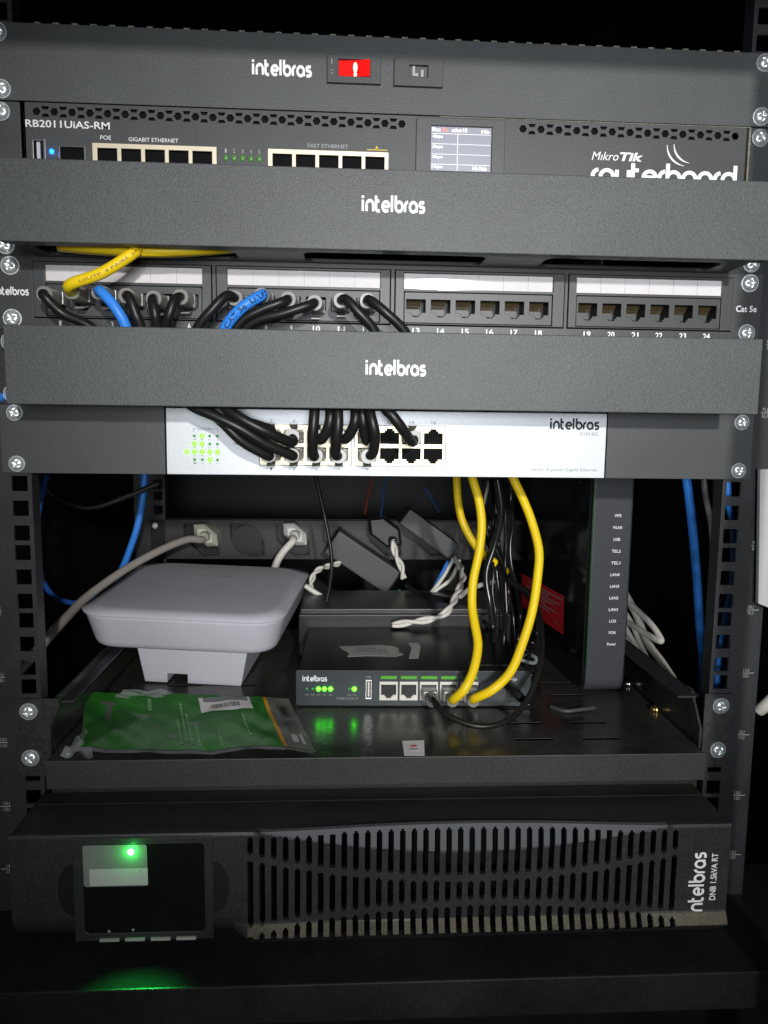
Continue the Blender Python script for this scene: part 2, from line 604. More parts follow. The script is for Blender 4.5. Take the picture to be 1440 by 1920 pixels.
# ================================================================== THE CABINET
cab = root('rack_cabinet', 'black steel server cabinet with square-holed mounting rails and a front bottom ledge', 'server cabinet', (0, 200, -322))
mb = MB()
mb.box(-300, 300, -74, 40, -322, -297)
mb.build('bottom_ledge', LEDGE, cab, bevel=1.0)
MB().box(-300, 300, 41, 620, -322, -305).build('bottom_panel', CABIN, cab)
MB().box(-303, -300, -60, 620, -322, 420).build('side_panel', CABIN, cab)
MB().box(300, 303, -60, 620, -322, 420).build('side_panel', CABIN, cab)
MB().box(-300, 300, 617, 620, -304, 420).build('back_panel', CABIN, cab)
MB().box(-300, 300, -195, 616, 402, 420).build('top_panel', CABIN, cab)
mb = MB()
mb.box(-300, 300, -200, -180, 271, 401)
mb.build('shading_header', CABIN, cab)  # unseen bar added to cast the shade along the power panel's top
MB().box(230, 250, -200, -180, -322, 273).build('shading_post', CABIN, cab)  # unseen post added to cast the dark band on the right ears
holes_z = []
for u in range(-8, 9):
    for d in (6.35, 22.225, 38.1):
        holes_z.append(u * U + d)


def rail(side, y, name):
    """folded steel rail with a column of square holes"""
    sx = side
    mb = MB()

    def bx_(x0, x1, *r):
        p, q = sorted((sx * x0, sx * x1))
        mb.box(p, q, *r)
    hl, hr = HX - 4.9, HX + 4.9
    bx_(225, hl, y, y + 2, -304, 400)
    bx_(hr, 259, y, y + 2, -304, 400)
    z0 = -304
    for z in holes_z + [420]:
        z1 = min(z - 4.9, 400)
        if z1 > z0:
            bx_(hl, hr, y, y + 2, z0, z1)
        z0 = z + 4.9
    bx_(225, 227, y + 2, y + 12, -304, 400)
    bx_(257, 259, y + 2, y + 30, -304, 400)
    return mb.build(name, RAIL, cab)


rr = rail(1, 2.2, 'mounting_rail')
rl = rail(-1, 2.2, 'mounting_rail')
rail(1, 367.2, 'rear_rail')
rail(-1, 367.2, 'rear_rail')
# height marks printed beside every rack unit on the right rail, and mirrored on the left one
for k, u in enumerate(range(-6, 3)):
    for sx, par in ((1, rr), (-1, rl)):
        z = u * U
        mb = MB()
        mb.box(sx * 247.5, sx * 256, 2.12, 2.2, z - .22, z + .22)
        mb.build('height_mark', FADED, par)
        n = 14 - k
        vs, fs = text_mesh('%dU' % n)
        mb = MB()
        mb.add([(x, 2.1, zz) for x, zz in fit(vs, min(sx * 248.2, sx * 252.2 if sx > 0 else sx * 252.2), z + .8, 4, 2.4)], fs)
        vs, fs = text_mesh('%dU' % (n - 1))
        mb.add([(x, 2.1, zz) for x, zz in fit(vs, sx * 248.2 if sx > 0 else sx * 252.2, z - 3.2, 4, 2.4)], fs)
        mb.build('height_number', FADED, par)

fl = MB().box(-900, 900, -1500, 900, -420, -400).build('floor', FLOORM)
fl['kind'] = 'structure'
# room floor strip right under the ledge is carried by a plinth
MB().box(-300, 300, -20, 600, -400, -322.5).build('plinth', CABIN, cab)

# ================================================================== POWER SWITCH PANEL
pp = root('power_switch_panel', 'black power panel with a glowing red rocker switch, topmost in the rack', 'power panel', (0, 0, 222.25))
Z0, Z1 = 222.7, 266.3
mb = MB()
plate(mb, [rect(-241.3, 241.3, Z0, Z1)], 0, 2.0, 0.3)
mb.box(-221, 221, 2.2, 44, Z0 + 0.6, Z1 - 0.6)
face = mb.build('faceplate', POWDER, pp)
mb = MB()
for i in range(40):
    x = -212 + i * 10.9
    mb.box(x, x + 3.6, 0.6, 3.0, Z1 + 0.1, Z1 + 0.9)
mb.build('vent_edge', DUST, pp)
logo('logo', 'intelbras', -84.4, 241.6, 36, 9.6, -0.1, WHITE, face)


def bezel_part(x0, x1, z0, z1, ox0, ox1, oz0, oz1, nm):
    mb = MB()
    plate(mb, [rect(x0, x1, z0, z1), rect(ox0, ox1, oz0, oz1)], -2.6, 2.6, 0.35)
    return mb.build(nm, PLAST, pp)


rk = bezel_part(-39.2, -6.8, 238.6, 254.6, -32.4, -13.2, 242.4, 252.2, 'switch_frame')
mb = MB()
mb.add([(-32.2, -0.4, 242.6), (-22.8, -1.4, 242.6), (-13.4, -3.9, 242.6), (-32.2, -0.4, 252.0), (-22.8, -1.4, 252.0), (-13.4, -3.9, 252.0),
        (-32.2, 1, 242.6), (-13.4, 1, 242.6), (-32.2, 1, 252.0), (-13.4, 1, 252.0)],
       [(0, 1, 4, 3), (1, 2, 5, 4), (0, 6, 7, 2, 1), (3, 4, 5, 9, 8), (2, 7, 9, 5), (0, 3, 8, 6)])
mb.build('rocker', REDGL, rk, bevel=0.25)
mb = MB()
mb.ball((-22.2, -1.6, 247.8), 1.35, sc=(1, .5, 2.2))
mb.ball((-22.2, -1.7, 243.8), 1.0, sc=(1, .5, 1.3))
mb.build('neon_bulb', REDHOT, rk)
mb = MB()
mb.box(-36.6, -36.2, -2.72, -2.65, 249, 252)
mb.box(-37, -35.6, -2.72, -2.65, 243.5, 243.8)
mb.box(-37, -35.6, -2.72, -2.65, 245.3, 245.6)
mb.build('switch_mark', FADED, rk)
sk = bezel_part(1.2, 31.2, 238.2, 254.4, 10.6, 21.8, 243.6, 250.4, 'socket_frame')
mb = MB()
mb.box(10.6, 21.8, 1.0, 1.8, 243.6, 250.4)
mb.build('socket_recess', HOLE, sk)
mb = MB()
mb.box(12.5, 14.0, -1.6, 1, 244.2, 250)
mb.box(17.6, 19.2, -1.6, 1, 244.0, 248)
mb.box(14.2, 16.0, -1.0, 1, 244.4, 246.2)
mb.build('socket_contact', FADED, sk)
for sx in (-1, 1):
    screw(pp, sx * HX + (.8 if sx < 0 else 0), 228.6)
    screw(pp, sx * HX, 260.35)

# ================================================================== ROUTER
rt = root('rack_router', 'dark grey rack router with hexagon vents, a small lit screen and ten network ports', 'router', (0, 0, 177.8))
Z0, Z1 = 178.2, 221.9
FX0, FX1 = -219.5, 224.5
sp = [rect(FX0 + .5, FX1 - .5, Z0, Z1)]


def hexrow(x0, x1, n, zc):
    pitch = (x1 - x0) / (n - 1)
    for i in range(n):
        x = x0 + i * pitch
        sp.append(circ(x, zc, 2.45, 6))
        if i < n - 1:
            xm = x + pitch / 2
            for s in (1, -1):
                q = [(xm - 2.4, zc + s * 3.1), (xm + 2.4, zc + s * 3.1), (xm + 1.5, zc + s * 1.15), (xm - 1.5, zc + s * 1.15)]
                sp.append(q)


hexrow(-212.3, 6.6, 22, 216.9)
hexrow(81.8, 216.9, 13, 216.6)
P1 = (-180.1, -105.8, 184.5, 199.9)
P2 = (-75.2, -1.2, 184.5, 199.9)
sp.append(rect(*P1)); sp.append(rect(*P2))
sp.append(rect(-216.0, -208.0, 187, 201.2))
sp.append(rect(-199.8, -184.6, 186, 197.6))
sp.append(rect(24.3, 62.6, 190, 216.6))
mb = MB()
plate(mb, sp, 0, 1.6)
rface = mb.build('faceplate', POWDER2, rt)
MB().box(-215, 215, 2, 90, Z0 + 1, Z1 - .8).build('housing', HOLE, rt)
for sx in (-1, 1):
    a, b = (-241.3, FX0 - 2.6) if sx < 0 else (FX1 + 2.2, 241.3)
    mb = MB()
    plate(mb, [rect(a, b, Z0, Z1)], 0.2, 1.8, 0.3)
    mb.build('mounting_ear', POWDER2, rt)
mb = MB()
mb.box(FX1 + 1.0, FX1 + 2.1, -0.6, 3, Z0, Z1 - .5)
mb.build('ear_edge', DUST, rt)
mb = MB()
mb.box(30, FX1 + 2, -0.35, 1.5, Z1 - .15, Z1 + .25)
mb.build('dusty_top_edge', DUST, rt)


def port_cavity(x0, x1, z0, z1, y0, d, nm, par, m=HOLE, gold=True, up=False, notch=True):
    mb = MB()
    mb.add([(x0, y0, z0), (x1, y0, z0), (x1, y0, z1), (x0, y0, z1), (x0, y0 + d, z0), (x1, y0 + d, z0), (x1, y0 + d, z1), (x0, y0 + d, z1)],
           [(0, 4, 5, 1), (1, 5, 6, 2), (2, 6, 7, 3), (3, 7, 4, 0), (4, 7, 6, 5)])
    n = 8
    wv = (x1 - x0) * .68
    for i in range(n):
        x = (x0 + x1) / 2 - wv / 2 + wv * (i + .5) / n
        zc = z1 - 1.2 if not up else z0 + 1.2
        e = zc - 2.6 if not up else zc + 2.6
        mb.add([(x - .28, y0 + 1.0, zc), (x + .28, y0 + 1.0, zc), (x + .28, y0 + d * .8, e), (x - .28, y0 + d * .8, e)], [(0, 1, 2, 3)], 1)
    return mb.build(nm, [m, GOLD if gold else FADED], par)


def stepped(xc, zt, zb, w=11.9, up=False):
    """RJ45 opening; the clip notch is at the bottom, or at the top if up"""
    h = w / 2
    z0, z1 = (zb, zt)
    if not up:
        return [(xc - h, z1), (xc - h, z0 + 2.6), (xc - 3.1, z0 + 2.6), (xc - 3.1, z0 + 1.3), (xc - 1.9, z0 + 1.3), (xc - 1.9, z0),
                (xc + 1.9, z0), (xc + 1.9, z0 + 1.3), (xc + 3.1, z0 + 1.3), (xc + 3.1, z0 + 2.6), (xc + h, z0 + 2.6), (xc + h, z1)]
    return [(xc - h, z0), (xc - h, z1 - 2.6), (xc - 3.1, z1 - 2.6), (xc - 3.1, z1 - 1.3), (xc - 1.9, z1 - 1.3), (xc - 1.9, z1),
            (xc + 1.9, z1), (xc + 1.9, z1 - 1.3), (xc + 3.1, z1 - 1.3), (xc + 3.1, z1 - 2.6), (xc + h, z1 - 2.6), (xc + h, z0)]


for (x0, x1, z0, z1), nm in ((P1, 'a'), (P2, 'b')):
    cs = [x0 + 8.9 + 14.15 * i for i in range(5)]
    mb = MB()
    plate(mb, [rect(x0 + .15, x1 - .15, z0, z1 - .15)] + [rect(c - 5.9, c + 5.9, 185.6, 197.0) for c in cs], -1.0, 2.2, 0.2)
    blk = mb.build('port_block', CREAM, rt)
    for c in cs:
        port_cavity(c - 5.9, c + 5.9, 185.6, 197.0, 0.2, 11, 'port', blk, up=True, gold=False)
text('model_name', 'RB2011UiAS-RM', -219, 207.9, 49.5, 4.2, -0.05, WHITE, rface, bold=0.012)
text('port_caption', 'POE', -175.3, 202.0, 6.4, 2.4, -0.05, WHITE, rface)
text('port_caption', 'GIGABIT ETHERNET', -158.5, 201.6, 29.5, 2.3, -0.05, WHITE, rface)
text('port_caption', 'FAST ETHERNET', -50.8, 201.4, 24.6, 2.3, -0.05, FADED, rface)
mb = MB()
mb.box(-14.5, -2.0, -0.1, -0.05, 201.0, 201.5)
mb.add([(-9.6, -.08, 202), (-7.6, -.08, 202), (-8.6, -.08, 203.8)], [(0, 1, 2)])
mb.build('warning_mark', YELINK, rface)
for i in range(5):
    x = -100.5 + i * 5.05
    mb = MB(); mb.ball((x, -.1, 193.8), 1.75, sc=(1, .6, 1.15))
    mb.build('indicator_light', LEDOFF, rt)
    text('light_number', str(i + 1), x - .6, 196.8, 1.1, 2.3, -0.05, FADED, rface)
mb = MB(); mb.ball((-204.2, -.1, 194.2), 1.5, sc=(1, .6, 1.1))
mb.build('status_light', LEDB, rt)
bl = bpy.data.lights.new('status_glow', 'POINT'); bl.energy = 0.0006; bl.color = (0.05, 0.2, 1); bl.shadow_soft_size = 0.001
blo = bpy.data.objects.new('status_glow', bl); COL.objects.link(blo); blo.location = Vector((-204.2, -3, 194.2)) * MM
mb = MB()
plate(mb, [rect(-216.2, -207.8, 186.5, 201.4), rect(-214.8, -209.2, 187.5, 200)], -0.3, 5, 0.15)
up = mb.build('usb_port', NICKEL, rt)
MB().box(-213.2, -211.2, 0.6, 6, 188, 199.6).build('usb_tongue', APM, up)
mb = MB()
plate(mb, [rect(-200.0, -184.4, 186, 197.8), rect(-199.3, -185.1, 186.6, 197.1)], -0.4, 6, 0.1)
mb.build('fibre_slot', NICKEL, rt)
mb = MB()
plate(mb, [rrect(15.4, 70.6, 180, 220.9, 1.2), rect(24.6, 62.3, 190, 216.4)], -1.4, 1.4, 0.35)
sf = mb.build('screen_frame', PLAST, rt)
lcd = MB().box(24.6, 62.3, 0.3, 1.0, 190, 216.4).build('screen', LCDM, sf)
mb = MB()
for z in (212.2, 206.2, 200.2, 194.2):
    mb.box(25.2, 61.6, 0.18, 0.24, z - .12, z + .12)
mb.box(41.2, 41.5, 0.14, 0.17, 190.5, 212.2)
mb.build('graph_line', LCDLINE, lcd)
text('screen_text', 'Rx:', 25.6, 213.4, 5, 2.3, 0.12, LCDW, lcd, bold=.02)
text('screen_text', 'Tx', 31.4, 213.3, 3.6, 2.3, 0.12, LCDRED, lcd, bold=.02)
text('screen_text', 'ether10', 37.5, 213.3, 9.5, 2.4, 0.12, LCDW, lcd, bold=.02)
text('screen_text', '10s', 56, 213, 5, 2.1, 0.12, LCDW, lcd, bold=.02)
for k, z in enumerate((209.2, 203.2, 197.2, 191.4)):
    text('screen_text', '%dbps' % (4 - k), 25.6, z, 6.5, 2.3, 0.12, LCDW, lcd, bold=.02)
text('screen_text', '10.9kb', 51, 191.2, 8.8, 2.2, 0.12, LCDW, lcd, bold=.02)
text('logo_text', 'M\u0131kro', 125.8, 199.6, 17, 5.0, -0.05, WHITE, rface, shear=.25)
text('logo_text', 'Tik', 143.6, 199.5, 14.8, 5.2, -0.05, WHITE, rface, bold=0.035, shear=.2)
logo('logo_text', 'routerboard', 125.6, 185.2, 94.0, 13.6, -0.1, WHITE, rface, stroke=0.27, gap=0.2)
mb = MB()
for off, r in ((0, 13.5), (3.6, 12)):
    n = 14
    vs = []
    for i in range(n + 1):
        a = radians(180 + 82 * i / n)
        t = 1.05 * sin(pi * min(max(i / n, .1), .93)) + .15
        cx, cz = 174.8 + off + 12.2 - off * .2, 210.0 + off * .15
        vs += [(cx + (r + t / 2) * cos(a), -0.06, cz + (r + t / 2) * .92 * sin(a)), (cx + (r - t / 2) * cos(a), -0.06, cz + (r - t / 2) * .92 * sin(a))]
    mb.add(vs, [(2 * i, 2 * i + 1, 2 * i + 3, 2 * i + 2) for i in range(n)])
mb.build('logo_arcs', WHITE, rface)
for sx in (-1, 1):
    screw(rt, sx * HX, 215.9)
    screw(rt, sx * HX, 184.15)

# ================================================================== CABLE ORGANISERS


def organiser(zb, label, logo_x, logo_z, wl, open_x):
    r = root('cable_organizer', label, 'cable organizer', (0, 0, zb), group='closed cable organizers')
    CX0, CX1 = -218.6, 219.4
    zt = zb + 43.6
    mb = MB()
    plate(mb, [rect(CX0, CX1, zb - .6, zt)], -45, 1.5, 0.5)
    for a, b in ((zb - .6, zb + .9), (zt - 1.5, zt)):       # folded lips of the cover
        mb.box(CX0 + .3, CX1 - .3, -43.6, -37, a + .05, b - .05)
    c = mb.build('cover', POWDER, r)
    logo('logo', 'intelbras', logo_x, logo_z, wl, wl * .265, -45.12, WHITE, c)
    mb = MB()
    sp = [rect(-214, 215, -36.8, -0.2)]
    for x0, x1 in open_x:
        sp.append(rrect(x0, x1, -32, -6, 6, 5))
    hplate(mb, sp, zb + 1.6, 1.4)
    for sx in (-215.5, 214.5):
        mb.box(sx, sx + 1.2, -36, -.2, zb + 1.8, zt - 3)
    mb.build('channel', RAIL, r)
    mb = MB()
    plate(mb, [rect(-241.3, 241.3, zb + .2, zt), rect(-205, 205, zb + 3.5, zt - 5)], 0.1, 1.7, 0.3)
    mb.build('back_plate', RAIL, r)
    for sx in (-1, 1):
        screw(r, sx * HX - (1 if sx < 0 else 0), zb + 6.4)
        screw(r, sx * HX - (1 if sx < 0 else 0), zb + 38.1)
    return r


organiser(132.6, 'black cable organizer between the router and the patch panel', -18.7, 152.6, 36, [(-206, -92), (-52, 56), (92, 200)])
organiser(43.4, 'black cable organizer between the patch panel and the silver switch', -15.6, 61.9, 35.2, [(-206, -92), (-52, 56), (92, 200)])

# ================================================================== PATCH PANEL
pt = root('patch_bay', 'black 24-port patch panel with white label strips above its jacks', 'patch panel', (0, 0, 88.9))
Z0, Z1 = 89.2, 133.0
MODS = [(-218.6, -109.8, -203.2), (-107.6, 1.2, -92.8), (3.6, 112.2, 17.2), (114.2, 222.4, 127.4)]
sp = [rect(-241.3, 241.3, Z0, Z1)]
for a, b, _ in MODS:
    sp.append(rect(a, b, 96.2, 130.2))
mb = MB()
plate(mb, sp, 0, 1.8, 0.25)
pface = mb.build('faceplate', PANEL, pt)
mb = MB()
mb.box(-222, 226, 0.2, 32, 130.9, 132.6)
mb.build('top_fold', PANEL, pt)
JP = []
for mi_, (a, b, j0) in enumerate(MODS):
    a += .5; b -= .5
    jx = [j0 + 15.72 * i for i in range(6)]
    JP += jx
    mb = MB()
    plate(mb, [rect(a, b, 96.8, 129.8), rect(j0 - 7.6, jx[5] + 8.6, 97.6, 116.9), rect(j0 - 7.8, jx[5] + 8.8, 118.6, 128.4)], -0.8, 2.0, 0.3)
    md = mb.build('port_module', PLAST, pt)
    mb = MB()
    sp = [rrect(j0 - 7.3, jx[5] + 8.3, 97.9, 116.6, .8, 2)]
    for x in jx:
        sp.append(stepped(x, 112.3, 101.6, 12.2))
    plate(mb, sp, -0.2, 2.2, 0.2)
    mb.build('jack_strip', PLAST, md)
    for x in jx:
        mb = MB()
        x0, x1, z0, z1 = x - 6.1, x + 6.1, 101.6, 112.3
        d0, d1 = 1.9, 13
        mb.add([(x0, d0, z0), (x1, d0, z0), (x1, d0, z1), (x0, d0, z1), (x0, d1, z0), (x1, d1, z0), (x1, d1, z1), (x0, d1, z1)],
               [(0, 4, 5, 1), (1, 5, 6, 2), (2, 6, 7, 3), (3, 7, 4, 0), (4, 7, 6, 5)])
        for i in range(8):
            xx = x - 4.6 + 7.6 * i / 7
            mb.add([(xx - .36, 2.6, 111.6), (xx + .36, 2.6, 111.6), (xx + .36, 8, 106.6), (xx - .36, 8, 106.6)], [(0, 1, 2, 3)], 1)
        mb.box(x - 5.6, x + 2.8, 7.2, 8.2, 103.2, 107.2, 2)
        mb.build('jack', [DARKP, GOLD, PLAST], md)
    mb = MB()
    mb.box(j0 - 7.6, jx[5] + 8.6, 0.9, 1.2, 118.8, 128.2)
    lb = mb.build('label_strip', PAPER, md)
    mb = MB()
    for k in range(1, 6):
        x = j0 - 7.6 + (jx[5] + 16.2 - j0) * k / 6
        mb.box(x - .12, x + .12, 0.82, 0.88, 118.8, 128.2)
    mb.build('cell_line', FADED, lb)
    mb = MB()
    mb.box(j0 - 7.7, jx[5] + 8.7, -0.5, 0.35, 118.65, 128.35)
    mb.build('clear_cover', CLEAR, md)
NUMX = [-203.2, None, -170.9, None, None, -123.9, None] + [None] * 20
for i, x in enumerate(JP):
    wd = 1.6 if i < 9 else 4.6
    text('port_number', str(i + 1), x - wd / 2 + .3, 91.2, wd, 3.6, -0.05, WHITE, pface, bold=.02)
logo('logo', 'intelbras', -241.4, 109.4, 20.4, 5.2, -0.12, WHITE, pface)
text('category_text', 'Cat 5e', 224.8, 108.9, 13.8, 4.0, -0.05, WHITE, pface, bold=.02)
for sx in (-1, 1):
    dx = -1.6 if sx > 0 else 1.2
    screw(pt, sx * HX + (1.2 if sx < 0 else 0), 127, s=1.03)
    screw(pt, sx * HX + (1.2 if sx < 0 else 0), 95.6, s=1.03)

# ================================================================== NETWORK SWITCH
sw = root('network_switch', 'silver sixteen-port switch with green lights between two dark mounting ears', 'network switch', (0, 0, 0))
SX0, SX1, SZ0, SZ1 = -139.6, 143.0, 0.6, 42.4
cols = [-73.9 + 14.1 * i for i in range(4)] + [-19.4 + 0 + 14.05 * i + 7.0 for i in range(4)]
cols = [-73.2, -59.0, -44.8, -30.6, -12.9, 1.2, 15.4, 29.6]
cols = [-73.6, -59.3, -45.0, -30.7, -12.6, 1.7, 15.8, 29.9]
mb = MB()
plate(mb, [rect(SX0, SX1, SZ0, SZ1), rect(-81.3, -22.8, 7, 33), rect(-20.9, 37.8, 7, 33)], -1.2, 1.6, 0.35)
sface = mb.build('front_panel', SILVER, sw)
MB().box(SX0 + 1, SX1 - 1, 2.5, 92, SZ0 + .3, SZ1 - .3).build('housing', HOLE, sw)
for bx0, bx1, cc in ((-81.2, -22.9, cols[:4]), (-20.8, 37.7, cols[4:])):
    mb = MB()
    sp = [rect(bx0, bx1, 7.1, 32.9)]
    for c in cc:
        sp.append(stepped(c, 31.0, 21.4, 12.0, up=True))
        sp.append(stepped(c, 18.6, 9.0, 12.0, up=False))
    plate(mb, sp, -1.0, 2.4, 0.15)
    blk = mb.build('port_block', CREAM, sw)
    for c in cc:
        for up in (True, False):
            z0, z1 = (21.4, 31.0) if up else (9.0, 18.6)
            port_cavity(c - 6, c + 6, z0, z1, 1.3, 10, 'port', blk, m=DARKP, up=up, gold=False)
mb = MB(); plate(mb, [rect(-242.2, SX0 - 1.2, 0.4, 43.2)], 0.1, 2.0, 0.3)
mb.build('mounting_ear', POWDER2, sw)
mb = MB(); plate(mb, [rect(SX1 + 1.2, 242.2, 0.4, 43.2)], 0.1, 2.0, 0.3)
mb.build('mounting_ear', POWDER2, sw)
logo('logo', 'intelbras', 105.6, 31.7, 32.6, 7.6, -1.35, BLACKINK, sface)
text('model_text', 'S1016G', 125.8, 28.2, 11.6, 2.3, -1.25, GREYINK, sface, bold=.01)
text('type_text', 'Switch 16 portas Gigabit Ethernet', 94.2, 4.2, 43.6, 2.8, -1.25, GREYINK, sface)
text('light_caption', 'Link/Act', -119.4, 28.6, 9.2, 2.2, -1.25, GREYINK, sface)
mb = MB()
mb.box(-122.4, -120.2, -1.3, -1.24, 29.4, 29.7); mb.box(-110, -107.6, -1.3, -1.24, 29.4, 29.7)
mb.box(-122.6, -122.3, -1.3, -1.24, 27.6, 29.7); mb.box(-107.7, -107.4, -1.3, -1.24, 27.6, 29.7)
mb.build('caption_bracket', GREYINK, sface)
text('light_caption', 'Ativo', -97.4, 19.6, 6.5, 1.9, -1.25, GREYINK, sface)
bright = {(-1, 1), (0, 1), (1, 1), (2, 1), (3, 1), (0, 2), (1, 2), (1, 3), (2, 0)}
LXs = [-126.8 + 4.72 * i for i in range(5)]
for c in range(-1, 4):
    for rr_ in range(4):
        if c == -1 and rr_ != 1: continue
        x = -122.1 + 4.8 * c
        z = 10.0 + 5.0 * rr_
        on = (c, rr_) in bright
        mb = MB()
        mb.ball((x, -1.2, z), 1.75 if on else 0.95, sc=(1, .4, 1))
        mb.build('indicator_light', LEDG if on else LEDD, sw)
        if c >= 0:
            text('light_number', str(4 * c + rr_ + 1), x - .7, z - 2.75, 1.5, 1.0, -1.25, GREYINK, sface)
for i, c in enumerate(cols):
    text('port_number', str(2 * i + 2), c - (.9 if i < 4 else 1.4), 34.2, 1.5 if i < 4 else 2.8, 2.2, -1.25, GREYINK, sface)
    text('port_number', str(2 * i + 1), c - (.9 if i < 5 else 1.4), 3.7, 1.3 if i < 5 else 2.8, 2.2, -1.25, GREYINK, sface)
for sx in (-1, 1):
    for z in (38.1, 6.35):
        screw(sw, sx * (HX if sx < 0 else HX + 1), z, s=.93)


# ================================================================== PATCH CABLES
def plug(root_, x, z, y0=0.0, up=False, boot=True, cable_r=2.9, length=9):
    """clear modular plug sticking out of a port towards the viewer"""
    mb = MB()
    s = 1 if up else -1
    mb.box(x - 5.7, x + 5.7, y0 - length, y0 + 6, z - 3.9, z + 3.9)
    p = mb.build('plug', PLUGM, root_, bevel=.5)
    mb = MB()
    mb.add([(x - 2.6, y0 + 2, z + s * 4.2), (x + 2.6, y0 + 2, z + s * 4.2), (x + 2.6, y0 - length - 2, z + s * 7.2), (x - 2.6, y0 - length - 2, z + s * 7.2),
            (x - 2.6, y0 + 2, z + s * 5.0), (x + 2.6, y0 + 2, z + s * 5.0), (x + 2.6, y0 - length - 2, z + s * 8.0), (x - 2.6, y0 - length - 2, z + s * 8.0)],
           [(0, 1, 2, 3), (4, 7, 6, 5), (0, 4, 5, 1), (2, 6, 7, 3), (1, 5, 6, 2), (0, 3, 7, 4)])
    mb.build('latch', PLUGM, p)
    if boot:
        mb = MB()
        rings = []
        for k, (yy, hw, hh) in enumerate(((-length + .2, 5.3, 4.4), (-length - 4, 5.0, 4.3), (-length - 8, 4.9, 4.4), (-length - 13, 4.6, 4.5), (-length - 15, 4.4, 4.4))):
            ring = []
            e = 4 if k < 2 else 2.2
            for q in range(20):
                a = 2 * pi * q / 20
                ca, sa = cos(a), sin(a)
                ring.append((x + hw * math.copysign(abs(ca) ** (2 / e), ca), y0 + yy, z + hh * math.copysign(abs(sa) ** (2 / e), sa)))
            rings.append(ring)
        mb.loft(rings)
        mb.build('boot', PLUGM, p)
    return p


def cable(kind, label, pts, r, m, group, plugs=(), cat='cable', base=None):
    P = catmull(pts, 9)
    b = base if base is not None else pts[0]
    t = root(kind, label, cat, tuple(b), group)
    mb = MB()
    mb.tube(P, r, 12)
    j = mb.build('jacket', m, t)
    for pk in plugs:
        plug(t, *pk[:2], **(pk[2] if len(pk) > 2 else {}))
    return t, j, P


GP = 'patch cables plugged into the patch panel'
GS = 'patch cables plugged into the silver switch'


def pcable(i, via, m, label, r=2.9, zc=107.2, kind='patch_cable'):
    x = JP[i - 1]
    pts = [Vector((x, -12, zc)), Vector((x, -23, zc))] + [at(*v) for v in via]
    return cable(kind, label, pts, r, m, GP, plugs=[(x, zc)], base=(x, 0, zc))


dn = lambda px, py, Y: (px, py, Y)
pcable(1, [(84, 556, -30), (118, 588, -27), (165, 610, -26), (215, 650, -24)], BLKCAB, 'black patch cable in port 1 of the patch panel, sweeping right and down')
t, j, P = pcable(2, [(133, 533, -34), (190, 512, -36), (245, 478, -34), (272, 455, -26), (310, 440, -18)], YELCAB, 'yellow patch cable rising out of port 2 of the patch panel', r=3.4, zc=109)
pcable(3, [(190, 547, -33), (215, 575, -36), (236, 612, -34), (245, 660, -28)], BLUCAB, 'blue patch cable in port 3 of the patch panel', r=3.1, zc=109)
pcable(4, [(243, 558, -31), (254, 588, -32), (264, 614, -30), (270, 660, -26)], BLKCAB, 'black patch cable in port 4, right beside the blue cable of port 3')
pcable(5, [(286, 566, -31), (291, 590, -33), (294, 616, -30), (296, 660, -26)], BLKCAB, 'black patch cable in port 5, dropping straight down', zc=106)
pcable(6, [(327, 563, -31), (318, 588, -33), (310, 614, -30), (304, 660, -26)], BLKCAB, 'black patch cable in port 6, last of the first jack module')
pcable(7, [(424, 555, -31), (400, 578, -34), (372, 612, -32), (350, 660, -26)], BLKCAB, 'black patch cable in port 7, first of the second jack module')
t8, j8, P8 = pcable(8, [(490, 554, -33), (455, 576, -37), (424, 612, -34), (405, 660, -28)], BLUCAB, 'blue patch cable with black lettering in port 8 of the patch panel', r=3.3, zc=109)
pcable(9, [(530, 566, -31), (485, 583, -32), (448, 607, -30), (425, 660, -25)], BLKCAB, 'black patch cable in port 9, running left behind the blue one')
pcable(10, [(578, 573, -30), (530, 588, -31), (470, 607, -28), (430, 660, -22)], BLKCAB, 'black patch cable in port 10, running far left along the panel bottom', zc=105.5)
pcable(11, [(650, 562, -31), (672, 585, -33), (700, 617, -31), (715, 660, -27)], BLKCAB, 'black patch cable in port 11, slanting right')
pcable(12, [(694, 563, -31), (722, 585, -34), (758, 620, -32), (775, 660, -28)], BLKCAB, 'black patch cable in port 12, last plugged port, slanting right')
# lettering along the blue cable: follows its jacket
def along(P, j, s, u0, u1, m, r, hgt, lift=0.12):
    vs, fs = text_mesh(s, .02)
    n = len(P)
    out = []
    for (a, b) in fit(vs, 0, 0, 1, 1):
        u = (u0 + (u1 - u0) * a) * (n - 1)
        k = min(int(u), n - 2)
        p = P[k].lerp(P[k + 1], u - k)
        t = (P[k + 1] - P[k]).normalized()
        if u1 < u0: t = -t
        v = (CAM - p).normalized()
        v = (v - t * v.dot(t)).normalized()
        w_ = v.cross(t)
        ang = (b - .5) * hgt / r
        out.append(p + v * cos(ang) * (r + lift) + w_ * sin(ang) * (r + lift))
    mb = MB(); mb.add(out, fs)
    return mb.build('printed_text', m, j)


along(P8, j8, 'CAT 5e  U/UTP', .8, .34, BLACKINK, 3.3, 3.0)
along(P, j, 'U/UTP  4 PAIRS  24 AWG', .40, .80, mat('brown_print', (.3, .2, .01), .5), 3.4, 1.5)


def scable(i, via, label, top=None, r=3.2, zz=None):
    x = cols[(i - 1) // 2]
    tp = (i % 2 == 0)
    z = (26.0 if tp else 14.2) if zz is None else zz
    pts = [Vector((x, -10, z)), Vector((x, -19, z))] + [at(*v) for v in via]
    return cable('patch_cable', label, pts, r, BLKCAB, GS, plugs=[(x, z, dict(y0=-1.0, up=tp, length=7))], base=(x, 0, z))


